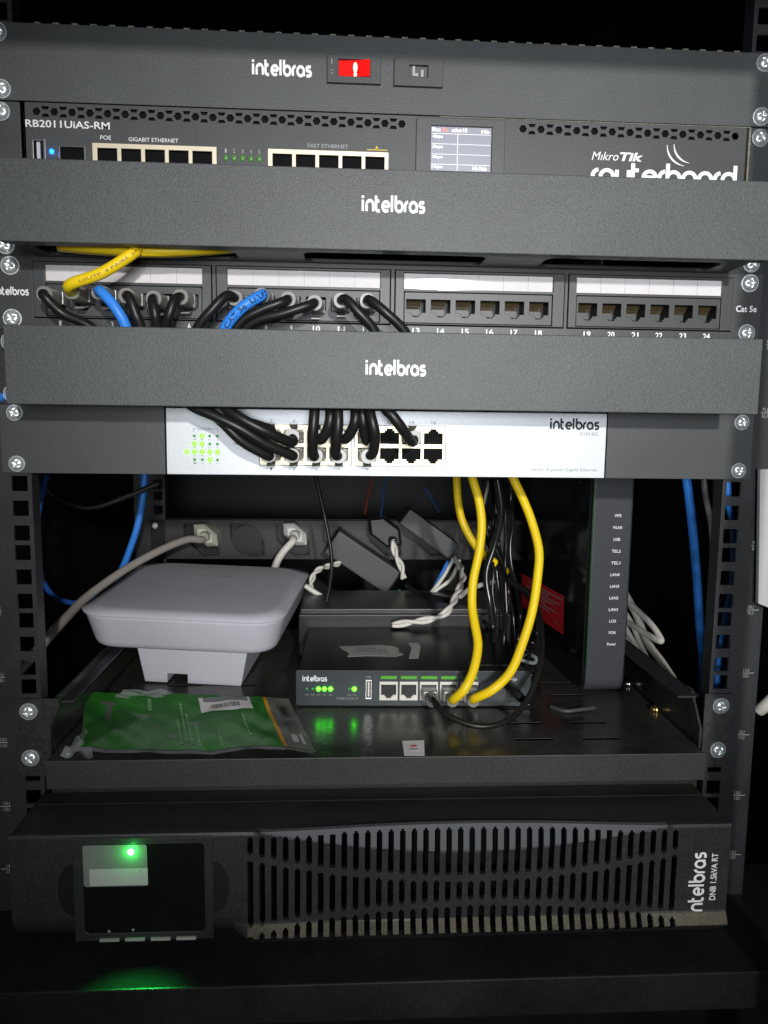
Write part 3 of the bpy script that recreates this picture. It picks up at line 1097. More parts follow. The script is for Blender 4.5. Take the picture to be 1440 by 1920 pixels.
scable(1, [(500, 853, -25), (455, 828, -31), (418, 793, -33), (385, 766, -31), (350, 740, -26)], 'black cable in port 1 of the silver switch, lowest of the fan')
scable(3, [(545, 853, -25), (498, 832, -32), (448, 802, -36), (400, 779, -36), (365, 764, -34), (330, 740, -28)], 'black cable in port 3 of the silver switch, middle of the fan')
scable(4, [(546, 829, -26), (505, 812, -36), (458, 788, -38), (424, 766, -35), (405, 740, -30)], 'black cable in port 4 of the silver switch, uppermost of the fan')
scable(2, [(508, 806, -23), (480, 796, -27), (450, 785, -29), (430, 770, -26), (420, 740, -22)], 'black cable in port 2 of the silver switch, mostly hidden behind the fan', r=2.9)
scable(5, [(587, 853, -26), (586, 825, -33), (588, 795, -35), (590, 766, -33), (590, 735, -28)], 'black patch cable rising straight from port 5 of the silver switch')
scable(6, [(602, 824, -24), (614, 805, -28), (619, 785, -29), (619, 766, -27), (619, 735, -22)], 'black patch cable bending up from port 6 of the silver switch')
scable(7, [(629, 851, -26), (631, 825, -32), (634, 795, -34), (633, 766, -32), (632, 735, -28)], 'black patch cable rising straight from port 7 of the silver switch')
scable(8, [(648, 823, -23), (660, 806, -27), (666, 788, -29), (667, 766, -27), (668, 735, -22)], 'black patch cable bending up from port 8 of the silver switch')
scable(9, [(700, 847, -26), (703, 815, -33), (698, 790, -34), (692, 766, -31), (688, 735, -26)], 'black cable in port 9 of the silver switch, in front of its neighbour')
scable(10, [(687, 826, -21), (683, 806, -25), (681, 790, -27), (678, 766, -26), (676, 735, -22)], 'black cable in port 10 of the silver switch, behind the port 9 one')
scable(14, [(772, 828, -25), (755, 805, -33), (738, 782, -35), (722, 765, -33), (705, 735, -27)], 'black cable slanting to port 14, rightmost plugged port of the silver switch')

# yellow loops bundled inside the upper organiser
for k, (dy, dz) in enumerate(((0, 0), (4.5, .6))):
    pts = [at(110, 462, -18 - dy), at(180, 468, -21 - dy), at(270, 473, -24 - dy), at(360, 471, -22 - dy), at(450, 463, -18 - dy), at(500, 455, -14 - dy)]
    cable('slack_cable', ['yellow cable slack sagging under the upper organizer, rear strand', 'yellow cable slack sagging under the upper organizer, front strand'][k],
          [p + Vector((0, 0, dz)) for p in pts], 3.1, YELCAB, 'yellow slack in the organizer')

# ================================================================== SHELF
sh = root('rack_shelf', 'black steel shelf with slotted floor carrying the white access point and small routers', 'shelf', (0, 0, -204))
ZF = -184.6
mb = MB()
sp = [rect(-217.5, 217.5, -10.5, 300)]
for yr in (14, 42.5, 71, 99.5, 128):
    for x0 in (-172, -124, 93, 141):
        sp.append(rrect(x0, x0 + 28, yr - 1.9, yr + 1.9, 1.5, 3))
hplate(mb, sp, ZF, 0.5)
mb.build('tray', TRAYM, sh)
mb = MB()
mb.box(-218.4, 218.8, -12.2, -10.7, -203.5, ZF + .2)
mb.build('front_lip', mat('shelf_powder_coat', (0.036, 0.038, 0.037), 0.45, spec=0.45, bump=0.5, bscale=1300, speck=0.3, dirt=0.15), sh, bevel=.5)
MB().box(-217, 217, 290, 380, -250, -249).build('rear_fold', CABIN, sh)
for sx in (-1, 1):
    mb = MB()
    # ear bolted to the rail, with a sloping inner corner
    if sx < 0:
        sp = [[(-241.3, -147.5), (-213, -147.5), (-213, -154), (-219, -166), (-220, -200.5), (-241.3, -200.5)]]
    else:
        sp = [[(241.3, -147.5), (221.5, -147.5), (221.5, -200.5), (241.3, -200.5)]]
    plate(mb, sp, 0.1, 1.9, .3)
    ear = mb.build('mounting_ear', EARM, sh)
    mb = MB()
    x = sx * 219
    a, b = sorted((x, x + sx * 1.6))
    # side wall: profile in y and z
    prof = [(0, -186), (0, -172), (16, -151), (160, -151), (300, -151), (300, -186)]
    mb.add([(a, y, z) for y, z in prof] + [(b, y, z) for y, z in prof],
           [tuple(range(6)), tuple(range(11, 5, -1))] + [(i, (i + 1) % 6, 6 + (i + 1) % 6, 6 + i) for i in range(6)])
    mb.build('side_wall', TRAYM, sh)
    mb = MB()
    a, b = sorted((sx * 200 if sx > 0 else -211.5, sx * 218.8 if sx > 0 else -205.5))
    if sx > 0:
        a, b = 204, 217
        mb.box(a, b, 4, 300, -151.4, -150)
    else:
        a, b = -213, -205
        mb.box(a, b, 4, 300, -151.4, -150)
    mb.build('support_arm', RAIL, sh)
    for z in (-155.575, -187.3):
        screw(sh, sx * HX + (.3 if sx < 0 else 0), z, s=1.05)
# small bolts on the right wall
for (px, py) in ((1238, 1330), (1186, 1282)):
    d = RM @ Vector(((px - 720) / FPX, -(py - 960) / FPX, -1))
    p = CAM + d * ((218.5 - CAM.x) / d.x)
    mb = MB()
    mb.cyl((218.8, p.y, p.z), (211, p.y, p.z), 1.7, 12)
    mb.cyl((216.5, p.y, p.z), (213.5, p.y, p.z), 3.3, 6)
    mb.build('bolt', BRASS if px > 1200 else NICKEL, sh)
mb = MB()
mb.add([(217.5, 20, -160), (217.2, 20, -158.5), (217.5, 2, -183), (217.2, 2, -181.5)], [(0, 1, 3, 2)])
mb.build('scratch', DUST, sh)

# small paper sticker lying on the shelf
p = [atz(x, y, ZF + .2) for x, y in ((754, 1391), (795, 1392), (796, 1417), (758, 1417))]
st = root('paper_sticker', 'small white paper sticker with a red mark at the shelf front edge', 'sticker', tuple(p[3]))
mb = MB()
vs = [q + Vector((0, 0, h)) for q, h in zip(p, (.8, 1.6, .3, .3))]
mb.add(vs + [v + Vector((0, 0, -.15)) for v in vs], [(0, 1, 2, 3), (7, 6, 5, 4), (0, 4, 5, 1), (1, 5, 6, 2), (2, 6, 7, 3), (3, 7, 4, 0)])
pap = mb.build('paper', PAPER, st)
c = (vs[0] + vs[1] + vs[2] + vs[3]) / 4
mb = MB()
u = (vs[1] - vs[0]).normalized(); v_ = (vs[0] - vs[3]).normalized()
mb.add([c + u * a * 2 + v_ * (b + 2) + Vector((0, 0, .35)) for a, b in ((-1, -1), (1, -1), (1.1, 1), (-.9, 1))], [(0, 1, 2, 3)])
mb.build('red_mark', RED, pap)
mb = MB()
for k in range(2):
    mb.add([c + u * a * 3 + v_ * (b * .35 - 2 - k * 1.4) + Vector((0, 0, .33)) for a, b in ((-1, -1), (1, -1), (1, 1), (-1, 1))], [(0, 1, 2, 3)])
mb.build('small_print', FADED, pap)


# ================================================================== GREEN PLASTIC BAG
bag = root('plastic_bag', 'flat green printed plastic packaging bag with a barcode sticker lying on the shelf', 'plastic bag', (-140, 40, ZF))
B00 = atz(150, 1412, -181.5); B10 = atz(590, 1405, -181.5); B01 = atz(162, 1306, -178); B11 = atz(541, 1313, -179)


def bagp(u, v, off=0.0):
    p = B00.lerp(B10, u).lerp(B01.lerp(B11, u), v)
    n = 0.25 * sin(43 * u - 19 * v) + .15 * sin(27 * v + 60 * u * u) + 1.0 * sin(9 * u + 3 * v) + 0.7 * sin(17 * u - 8 * v + 1) + .5 * sin(31 * u + 13 * v) + .8 * sin(6 * v + 4 * u * u)
    lift = max(0, .1 - u) * 22 * (1 - v) + max(0, v - .75) * 5 * (1 + sin(7 * u))
    yy = 1.6 * sin(11 * u) * (v if v > .5 else 1 - v)
    return p + Vector((0, yy, n * .8 + 1.4 + lift + off))


def conform(mb, u0, u1, v0, v1, off, nu=6, nv=3, mi=0, skew=0.0):
    vs = []
    for i in range(nu + 1):
        for k in range(nv + 1):
            a = i / nu; b = k / nv
            vs.append(bagp(u0 + (u1 - u0) * a, v0 + (v1 - v0) * b + skew * a, off))
    fs = [(i * (nv + 1) + k, (i + 1) * (nv + 1) + k, (i + 1) * (nv + 1) + k + 1, i * (nv + 1) + k + 1) for i in range(nu) for k in range(nv)]
    mb.add(vs, fs, mi, True)
    return mb


mb = MB(); conform(mb, 0, .868, 0, 1, 0, 60, 18); gp_ = mb.build('green_sheet', BAGG, bag)
mb = MB(); conform(mb, .868, .885, 0, 1, 0, 2, 18); mb.build('orange_stripe', BAGO, bag)
mb = MB(); conform(mb, .885, 1.0, 0, 1, 0, 12, 18); ge = mb.build('grey_end', BAGT, bag)
mb = MB(); conform(mb, -.02, 1.0, -.05, 0.0, -.3, 50, 2); mb.build('clear_seam', FILM, bag)
mb = MB(); conform(mb, .55, .80, .66, .93, .5, 12, 4, skew=.05); stk = mb.build('barcode_sticker', PAPER, bag)
mb = MB(); conform(mb, .57, .79, .85, .93, .7, 12, 2, skew=.045); mb.build('sticker_heading', GREYINK, stk)
mb = MB()
x = .60
while x < .74:
    wv = random.choice((.002, .003, .005))
    conform(mb, x, x + wv, .715 + (x - .55) * .2, .80 + (x - .55) * .2, .75, 1, 1)
    x += wv + random.choice((.002, .003, .005))
mb.build('barcode', BLACKINK, stk)
mb = MB()
for (uu, v0, v1) in ((.43, .08, .55), (.455, .05, .85), (.475, .08, .68), (.507, .06, .5), (.60, .05, .3), (.735, .2, .62), (.30, .72, .93), (.31, .72, .93)):
    vv = v0
    while vv < v1:
        dv = random.uniform(.015, .05)
        conform(mb, uu, uu + .009, vv, min(vv + dv, v1), .35, 1, 2)
        vv += dv + .012
mb.build('printed_text', BAGTXT, gp_)
mb = MB()
conform(mb, .1, .125, .48, .8, .3, 2, 3); conform(mb, .075, .14, .78, .83, .32, 2, 1)
mb.build('hanging_slot', BAGT, gp_)
mb = MB()
for k in range(6):
    conform(mb, .925 + k * .008, .928 + k * .008, .58, .86 - .01 * k, .35, 1, 2)
    conform(mb, .925 + k * .009, .927 + k * .009, .3, .52, .35, 1, 2)
conform(mb, .935, .955, .64, .8, .38, 2, 2)
mb.build('printed_text', BLACKINK, ge)
mb = MB()
conform(mb, .925, .95, .12, .24, .36, 3, 3); conform(mb, .96, .975, .08, .26, .36, 2, 3)
mb.build('printed_symbol', FADED, ge)


def film(pts, nm, m=FILM, amp=2.0):
    a, b, c, d = [Vector(q) for q in pts]
    vs = []
    N = 12
    for i in range(N + 1):
        for k in range(N + 1):
            u, v = i / N, k / N
            p = a.lerp(b, u).lerp(d.lerp(c, u), v)
            vs.append(p + Vector((0, 0, amp * sin(9 * u + 5 * v) * sin(7 * v - 3 * u) + random.uniform(-.5, .5))))
    mb = MB()
    mb.add(vs, [(i * (N + 1) + k, (i + 1) * (N + 1) + k, (i + 1) * (N + 1) + k + 1, i * (N + 1) + k + 1) for i in range(N) for k in range(N)], 0, True)
    return mb.build(nm, m, bag)


film([atz(212, 1312, -178), atz(345, 1318, -178), atz(335, 1298, -176), atz(235, 1292, -172)], 'clear_film')
film([atz(112, 1418, -181), atz(175, 1418, -181), atz(160, 1360, -176), atz(150, 1380, -168)], 'clear_film', amp=3)

# ================================================================== WHITE ACCESS POINT
def rring(hw, hd, r, z, n=6, cx=0, cy=0):
    return [(cx + x, cy + y, z) for x, y in rrect(-hw, hw, -hd, hd, r, n)]


apc = Vector((-147.5, 172, ZF + 3.2))
ap = root('wireless_access_point', 'white square access point standing on its wall-mount foot on the shelf', 'access point', tuple(apc), rot=(radians(3.5), radians(1.2), radians(-6)), local=True)
mb = MB()
H0 = 39.5
mb.loft([rring(66, 66, 14, H0, 6), rring(70, 70, 18, H0 + .6), rring(73, 73, 20, H0 + 2.6), rring(74.6, 74.6, 22, H0 + 6), rring(79.5, 79.5, 24, H0 + 26), rring(80.2, 80.2, 24, H0 + 29)])
mb.build('body', APM, ap)
mb = MB()
mb.loft([rring(80.2, 80.2, 23, H0 + 28.5), rring(81.4, 81.4, 24, H0 + 29), rring(81.6, 81.6, 24, H0 + 30.6), rring(72, 72, 26, H0 + 33.2), rring(70, 70, 26, H0 + 33.4), rring(50, 50, 24, H0 + 34.6), rring(20, 20, 10, H0 + 35.2)])
lid = mb.build('lid', APM, ap)
mb = MB()
mb.add([(-4, -28, H0 + 35.1), (4, -28, H0 + 35.1), (3, -27.2, H0 + 35.12), (-3, -27.2, H0 + 35.12)], [(0, 1, 2, 3)])
mb.add([(-17, 25, H0 + 35.15), (17, 25, H0 + 35.15), (16, 26.4, H0 + 35.16), (-16, 26.4, H0 + 35.16)], [(0, 1, 2, 3)])
mb.build('embossed_mark', FADED, lid)
mb = MB()
y0f, y1f = -42, 45
mb.add([(-40, y0f, 0), (-21, y0f, 0), (-21, y0f, 8), (-4, y0f, 8), (-4, y0f, 0), (41, y0f, 0), (48, y0f, H0), (-48, y0f, H0),
        (-40, y1f, 0), (-21, y1f, 0), (-21, y1f, 8), (-4, y1f, 8), (-4, y1f, 0), (41, y1f, 0), (48, y1f, H0), (-48, y1f, H0)],
       [(0, 1, 2, 7), (2, 3, 6, 7), (3, 4, 5, 6), (8, 15, 10, 9), (10, 15, 14, 11), (11, 14, 13, 12),
        (0, 8, 9, 1), (1, 9, 10, 2), (2, 10, 11, 3), (3, 11, 12, 4), (4, 12, 13, 5), (5, 13, 14, 6), (6, 14, 15, 7), (7, 15, 8, 0)])
mb.build('foot', APM, ap, bevel=.9)

# ================================================================== SMALL FIVE-PORT ROUTER
bx = root('small_router', 'small flat black five-port router with green lights on the shelf', 'router', (28, 76, ZF), rz=radians(-1.6), local=True)
mb = MB(); mb.box(-89.5, 89.5, 1.2, 126, 2, 28)
hs = mb.build('housing', mat('satin_black_metal', (0.005, 0.005, 0.006), 0.3, spec=0.4, bump=0.15, bscale=500, dirt=0.3), bx, bevel=.8)
PX = [-20.4 - 0 + 15.6 * i for i in range(5)]
PX = [-19.5 + 15.6 * i for i in range(5)]
mb = MB()
plate(mb, [rrect(-91, 91, 1.0, 29.2, 1.2), rect(-37.4, -32.6, 6.5, 22)] + [rect(c - 7.2, c + 7.2, 5.6, 20.6) for c in PX], 0, 1.2, .3)
bf = mb.build('front_panel', mat('slate_front', (0.035, 0.045, 0.05), 0.4, spec=0.5, bump=0.1, bscale=700), bx)
for c in PX:
    mb = MB()
    plate(mb, [rect(c - 7.1, c + 7.1, 5.7, 20.5), [(a, b) for a, b in stepped(c, 18.2, 7.2, 11.6)]], -.6, 2, .2)
    pb = mb.build('port', CREAM2, bx)
    port_cavity(c - 5.8, c + 5.8, 7.2, 18.2, 1.5, 9, 'port_inside', pb, m=DARKP, gold=False)
    MB().box(c - 6.2, c + 6.2, -.12, -.04, 22.6, 25.0).build('port_label', GREENLBL, bf)
mb = MB(); plate(mb, [rect(-37.3, -32.7, 6.6, 21.9), rect(-36.6, -33.3, 7.6, 20.8)], -.5, 6, .1)
ub = mb.build('usb_port', NICKEL, bx)
MB().box(-35.6, -34.3, .2, 5, 8.5, 20).build('usb_tongue', CREAM2, ub)
text('usb_caption', 'USB', -37.4, 23.4, 4, 1.4, -.1, FADED, bf)
logo('logo', 'intelbras', -86, 20.4, 19, 4.8, -.15, WHITE, bf)
for x, on in ((-82.5, 0), (-78.2, 0), (-73.6, 1), (-69, 1), (-64.3, 1), (-50, 0), (-46, 1)):
    mb = MB(); mb.ball((x, -.3, 14.6), 1.7 if on else 1.0, sc=(1, .5, 1))
    mb.build('indicator_light', LEDR if on else LEDD, bx)
    text('light_caption', random.choice(('LAN', 'ACT', 'WAN')), x - 1.3, 9.2, 2.6, 1.2, -.1, FADED, bf)
text('model_text', 'TURBO E DUAL 5V', -60, 6.2, 17, 1.5, -.1, FADED, bf)
mb = MB()
for a, b in (((54, 19), (60, 22.5)), ((60, 22.5), (68, 22.5)), ((54, 17), (66, 17)), ((66, 17), (70, 20))):
    ribbon(mb, [a, b], .5, -.1)
mb.build('line_mark', BLACKINK, bf)
text('small_symbol', '+ -(o', 72, 20.5, 8, 4, -.1, WHITE, bf)
mb = MB(); mb.cyl((76.5, 1, 12), (76.5, -.8, 12), 4.6, 20); mb.build('power_socket', DARKP, bx)
# torn tape on its lid
mb = MB()
out = [(-52, 38), (-36, 40), (-12, 39), (-6, 44), (-10, 52), (-9, 60), (-14, 68), (-28, 71), (-38, 69), (-60, 66), (-57, 58), (-51, 48)]
hplate(mb, [out], 28.35, .2)
tp = mb.build('masking_tape', TAPE, bx)
text('handwriting', 'VIVO ok', -46, 28, 28, 1, 0, GREYINK, tp, M=Matrix.Translation((-46, 49, 28.5)) @ Matrix(((1, 0, 0, 0), (0, 0, 12, 0), (0, 1, 0, 0), (0, 0, 0, 1))))
mb = MB(); hplate(mb, [[(-2, 34), (6, 35), (10, 66), (9, 78), (0, 77), (2, 62)]], 28.3, .2); mb.build('masking_tape', TAPE, bx)
text('lid_text', 'ROTEADOR GIGABIT', 54, 28, 28, 1, 0, FADED, hs, M=Matrix.Translation((54, 16, 28.12)) @ Matrix(((1, 0, 0, 0), (0, 0, 3, 0), (0, 1, 0, 0), (0, 0, 0, 1))))

# box behind it
b2 = root('black_equipment_box', 'low black metal box standing behind the small five-port router', 'metal box', (28, 205, ZF))
mb = MB(); mb.box(-68, 132, 205, 262, ZF, -144.5)
mb.build('housing', DARKP, b2, bevel=1.2)
mb = MB(); mb.box(-66, 130, 206, 285, -144.2, -139.5); mb.build('lid', mat('lid_black', (.03, .031, .034), .35, spec=.5, dirt=.3), b2, bevel=.6)

# ================================================================== OPTICAL TERMINAL (tall black, standing)
on = root('fibre_terminal', 'tall glossy black fibre modem standing upright with a red sticker on its side', 'modem', (188, 105, ZF), rz=radians(3), local=True)


def yz_profile(y0, y1, z0, z1, r, n=8):
    return rrect(y0, y1, z0, z1, r, n)


def slab(mb, prof, x0, x1, inset=0.0, rnd=0.0, mi=0):
    cy = sum(p[0] for p in prof) / len(prof); cz = sum(p[1] for p in prof) / len(prof)

    def sc(k):
        hy = max(p[0] for p in prof) - cy; hz = max(p[1] for p in prof) - cz
        return [((p[0] - cy) * (1 - k / hy) + cy, (p[1] - cz) * (1 - k / hz) + cz) for p in prof]
    rings = []
    if rnd:
        for x, k in ((x0, rnd), (x0 + rnd * .3, rnd * .3), (x0 + rnd, 0), (x1 - rnd, 0), (x1 - rnd * .3, rnd * .3), (x1, rnd)):
            rings.append([(x, a, b) for a, b in sc(k)])
    else:
        rings = [[(x, a, b) for a, b in prof] for x in (x0, x1)]
    mb.loft(rings, mi, sm=False)
    return mb


mb = MB()
slab(mb, yz_profile(-2, 163, 0.2, 205, 11), -16.5, 16.5, rnd=1.6)
mb.build('frame_band', SPINE, on)
mb = MB()
slab(mb, yz_profile(1.5, 160, 3.5, 202, 9), -18.2, -16.9, rnd=.5)
sidep = mb.build('side_cover', GLOSS, on)
mb = MB()
slab(mb, yz_profile(1.5, 160, 3.5, 202, 9), 16.9, 18.2, rnd=.5)
mb.build('side_cover', GLOSS, on)
mb = MB(); mb.box(-16.9, -15.9, -2.25, -1, 24, 190); mb.build('light_slit', mat('dark_green_slit', (.01, .05, .012), .3), on)
for k, s in enumerate(('WPS', 'WLAN', 'USB', 'TEL2', 'TEL1', 'LAN4', 'LAN3', 'LAN2', 'LAN1', 'LOS', 'PON', 'Power')):
    z = 147.6 - 9.62 * k
    wd = 7.6 if len(s) > 3 else 5.6
    text('light_caption', s, 4.2 - wd / 2, z - 1.3, wd, 2.4, -2.12, WHITE, on, bold=.01)
# folded side sticker
mb = MB()
p0 = []
for px, py in ((978, 1075), (1058, 1118), (1056, 1190), (1010, 1160), (978, 1135)):
    d = RM @ Vector(((px - 720) / FPX, -(py - 960) / FPX, -1))
    # where the ray meets the side cover
    R3 = Matrix.Rotation(radians(3), 3, 'Z')
    base = Vector((188, 105, ZF))
    nrm = R3 @ Vector((-1, 0, 0)); pt_ = base + R3 @ Vector((-18.45, 0, 0))
    q = CAM + d * ((pt_ - CAM).dot(nrm) / d.dot(nrm))
    p0.append(R3.transposed() @ (q - base))
mb.add(p0, [(0, 1, 2, 3, 4)])
stc = mb.build('red_sticker', RED, sidep)
E1 = (p0[0] - p0[1]); E2 = (p0[1] - p0[2])
mb = MB()
for k, (f0, f1) in enumerate(((.95, .15), (.7, .2), (.9, .1), (.8, .35), (.62, .3), (.85, .5), (.7, .45))):
    v = .86 - .085 * k
    o = p0[2] + Vector((-.15, 0, 0))
    a = o + E1 * (1 - f1) * .95 + E2 * v; b = o + E1 * (1 - f0) + E2 * v
    mb.add([a, b, b + E2 * .03, a + E2 * .03], [(0, 1, 2, 3)])
mb.build('small_print', FADED, stc)
mb = MB()
c = p0[2] + E1 * .15 + E2 * .22 + Vector((-.15, 0, 0))
mb.add([c + E1.normalized() * 1.8 * cos(a) + Vector((0, 0, 1.8 * sin(a))) for a in [2 * pi * k / 10 for k in range(10)]] +
       [c + E1.normalized() * 1.2 * cos(a) + Vector((0, 0, 1.2 * sin(a))) for a in [2 * pi * k / 10 for k in range(10)]],
       [(k, (k + 1) % 10, 10 + (k + 1) % 10, 10 + k) for k in range(10)])
mb.build('round_mark', FADED, stc)

# ================================================================== POWER STRIP AT THE BACK
pd = root('power_strip', 'black rear power strip with angled sockets behind the access point', 'power strip', (0, 365, -122))
YP = 365
sp = [rect(-225, 225, -121.8, -77.4)]
SOC = [-186, -134.5, -82.5, -28.4, 23, 75, 127, 179]
SOC = [-185, -134, -83, -31, 21, 73, 125, 177]


def rot2(pts, cx, cz, a):
    return [(cx + x * cos(a) - z * sin(a), cz + x * sin(a) + z * cos(a)) for x, z in pts]


HEXS = [(-24, 0), (-12, 11.5), (12, 11.5), (24, 0), (12, -11.5), (-12, -11.5)]
for s in SOC:
    sp.append(rot2([(x * 1.03, z * 1.03) for x, z in HEXS], s, -99.5, radians(-42)))
mb = MB(); plate(mb, sp, YP, 2, .3); mb.box(-224, 224, YP + 16, YP + 40, -121, -78)
plm = mat('power_strip_grey', (0.035, 0.034, 0.034), 0.45, spec=0.4, bump=0.3, bscale=400, dirt=0.2, speck=0.2)
mb.build('housing', plm, pd)
for s in SOC:
    mb = MB()
    o = rot2([(x * 1.14, z * 1.14) for x, z in HEXS], s, -99.5, radians(-42))
    i_ = rot2([(x * 1.03, z * 1.03) for x, z in HEXS], s, -99.5, radians(-42))
    vs, fs = curve_mesh([o, i_], 1.2, .2)
    mb.add([(v.x, YP - .6 - v.z, v.y) for v in vs], fs)
    vs, fs = curve_mesh([i_], 1)
    mb.add([(v.x, YP + 12 - v.z, v.y) for v in vs], fs)
    mb.cyl((s, YP + 11, -99.5), (s, YP + 6 if s != -134 else YP - 2.5, -99.5), 17.0 if s == -134 else 7, 28)
    mb.build('socket', DARKP, pd)
for sx in (-1, 1):
    mb = MB(); plate(mb, [rect(*sorted((sx * 241, sx * 226)), -121.8, -77.4)], YP, 2, .2); mb.build('mounting_ear', CABIN, pd)
    for z in (-84, -115.5):
        screw(pd, sx * 236, z, y=YP, s=.6)


def mains_plug(px, py, label, m, cpts, cr, cm, yfront=330):
    c = at(px, py, yfront)
    t = root('mains_cable', label, 'power cable', (c.x, YP, c.z), 'pale power cables at the back')
    mb = MB()
    a = radians(-42)
    def ring(s, y, sx=1):
        return [(c.x + p, y, c.z + q) for p, q in rot2([(x * s * sx, z * s) for x, z in HEXS], 0, 0, a)]
    mb.loft([ring(.74, YP + 2), ring(.74, yfront + 12), ring(.6, yfront + 9), ring(.45, yfront + 6)], sm=False)
    mb.cyl((c.x, yfront + 8, c.z), (c.x, yfront - 4, c.z), 6.2, 20, r2=5.2)
    mb.cyl((c.x, yfront - 4, c.z), (c.x, yfront - 8, c.z), 4.8, 20, r2=4.2)
    mb.build('plug', m, t, bevel=.6)
    pts = [Vector((c.x, yfront - 4, c.z)), Vector((c.x - 1, yfront - 13, c.z - 1))] + [at(*q) for q in cpts]
    mb = MB(); mb.tube(catmull(pts), cr, 12); mb.build('jacket', cm, t)
    return t


mains_plug(382, 1007, 'pale grey mains cable leading from the left power-strip socket out past the left rail', mat('ivory_plug', (.5, .5, .42), .45),
           [(350, 1012, 300), (300, 1032, 270), (235, 1068, 230), (165, 1118, 180), (118, 1165, 130), (62, 1228, 75), (20, 1275, 40), (-30, 1330, 20)], 3.9, GRYCAB)
mains_plug(552, 1005, 'white mains cable hanging down behind the access point from the power strip', mat('white_plug', (.68, .68, .66), .4),
           [(548, 1016, 310), (530, 1036, 305), (517, 1060, 300), (512, 1090, 295), (530, 1130, 280)], 3.9, WHTCAB)


def brick(c0, c1, hgt, y, dep, label, gp):
    """power adapter: a long box tilted in the socket plane"""
    A = at(*c0, y); B = at(*c1, y)
    mid = (A + B) / 2
    t = root('power_adapter', label, 'power adapter', (mid.x, y, mid.z), gp, local=True)
    L = (B - A).length
    ang = math.atan2(B.z - A.z, B.x - A.x)
    mb = MB()
    mb.box(-L / 2, L / 2, 0, dep, -hgt / 2, hgt / 2)
    mb.xform(Matrix.Rotation(-ang, 4, 'Y'))
    mb.build('body', mat('adapter_plastic', (.08, .082, .085), .5, spec=.4, bump=.1, bscale=600, dirt=.1), t, bevel=2.0, seg=3)
    return t, ang


brick((622, 1016), (738, 1094), 29, 322, 32, 'black power adapter, the larger and lower of two in the power strip', 'power adapters')
brick((706 + 53, 968), (852, 1036), 19.5, 318, 40, 'black power adapter, the smaller and upper of two in the power strip', 'power adapters')
# round black plug with twisted white flex
c = at(722, 998, 335)
tw = root('twisted_flex', 'twisted white flex hanging from the black plug between the two adapters', 'power cable', (c.x, 365, c.z), 'twisted white wires')
mb = MB()
hx = [(x * 1.0, z * 1.05) for x, z in HEXS]
mb.loft([[(c.x + p, yy, c.z + q) for p, q in rot2([(x * s, z * s) for x, z in hx], 0, 0, radians(-38))] for yy, s in ((365, 1), (338, 1), (334, .85))], sm=False)
mb.cyl((c.x + 8, 340, c.z - 8), (c.x + 9, 322, c.z - 10), 5.6, 18, r2=4.6)
mb.build('plug', mat('plug_black', (.02, .02, .024), .3, spec=.6), tw, bevel=.8)


def twist(parent, pts, r, m, pitch, nm='wire', off=None):
    P = catmull(pts, 14)
    off = off or r * .98
    L = 0
    n = len(P)
    S = [[], []]
    up = Vector((0, -1, 0))
    for i, p in enumerate(P):
        t = (P[min(i + 1, n - 1)] - P[max(i - 1, 0)]).normalized()
        a = (up - t * up.dot(t)).normalized()
        b = t.cross(a)
        if i: L += (p - P[i - 1]).length
        ph = 2 * pi * L / pitch
        for k in (0, 1):
            S[k].append(p + (a * cos(ph + pi * k) + b * sin(ph + pi * k)) * off)
    for k in (0, 1):
        mb = MB(); mb.tube(S[k], r, 8)
        mb.build(nm, m, parent)


twist(tw, [at(737, 1016, 322), at(742, 1040, 314), at(752, 1062, 310), at(757, 1085, 308)], 2.0, WHTCAB, 36)
tw2 = root('twisted_flex', 'twisted white pair lying over the low black box and the yellow cables', 'power cable', tuple(at(740, 1168, 210)), 'twisted white wires')
twist(tw2, [at(735, 1172, 198), at(775, 1166, 197), at(815, 1159, 197), at(842, 1143, 199), at(856, 1115, 222), at(868, 1085, 250), at(862, 1060, 280), at(850, 1046, 300)], 1.9, WHTCAB, 44)
tw3 = root('twisted_flex', 'twisted white pair right of the access point, rising to the larger adapter', 'power cable', tuple(at(585, 1110, 280)), 'twisted white wires')
twist(tw3, [at(584, 1118, 280), at(584, 1090, 285), at(598, 1068, 295), at(638, 1056, 315)], 1.7, WHTCAB, 26)

# ================================================================== LOOSE CABLES ON AND BEHIND THE SHELF
GY = 'yellow cables rising from the small router'
R16 = Matrix.Rotation(radians(-1.6), 3, 'Z')
def bport(i, y, z=13):
    return Vector((28, 76, ZF)) + R16 @ Vector((PX[i], y, z))


def bcable(label, i, via, r, m, gp):
    p = bport(i, 0)
    pts = [bport(i, -8), bport(i, -17)] + [at(*v) for v in via]
    t = root('network_cable', label, 'cable', tuple(p), gp)
    P = catmull(pts, 9)
    mb = MB(); mb.tube(P, r, 12); j = mb.build('jacket', m, t)
    mb = MB(); mb.box(-5.7, 5.7, -13, 6, -4.2, 4.2)
    mb.xform(Matrix.Translation(p) @ Matrix.Rotation(radians(-1.6), 4, 'Z'))
    mb.build('plug', PLUGM, t, bevel=1.0)
    mb = MB(); mb.cyl(p + Vector((0, -13, 0)), p + Vector((0, -21, -1)), 4.6, 16, r2=4.2); mb.build('boot', PLUGM, t)
    return t, j, P


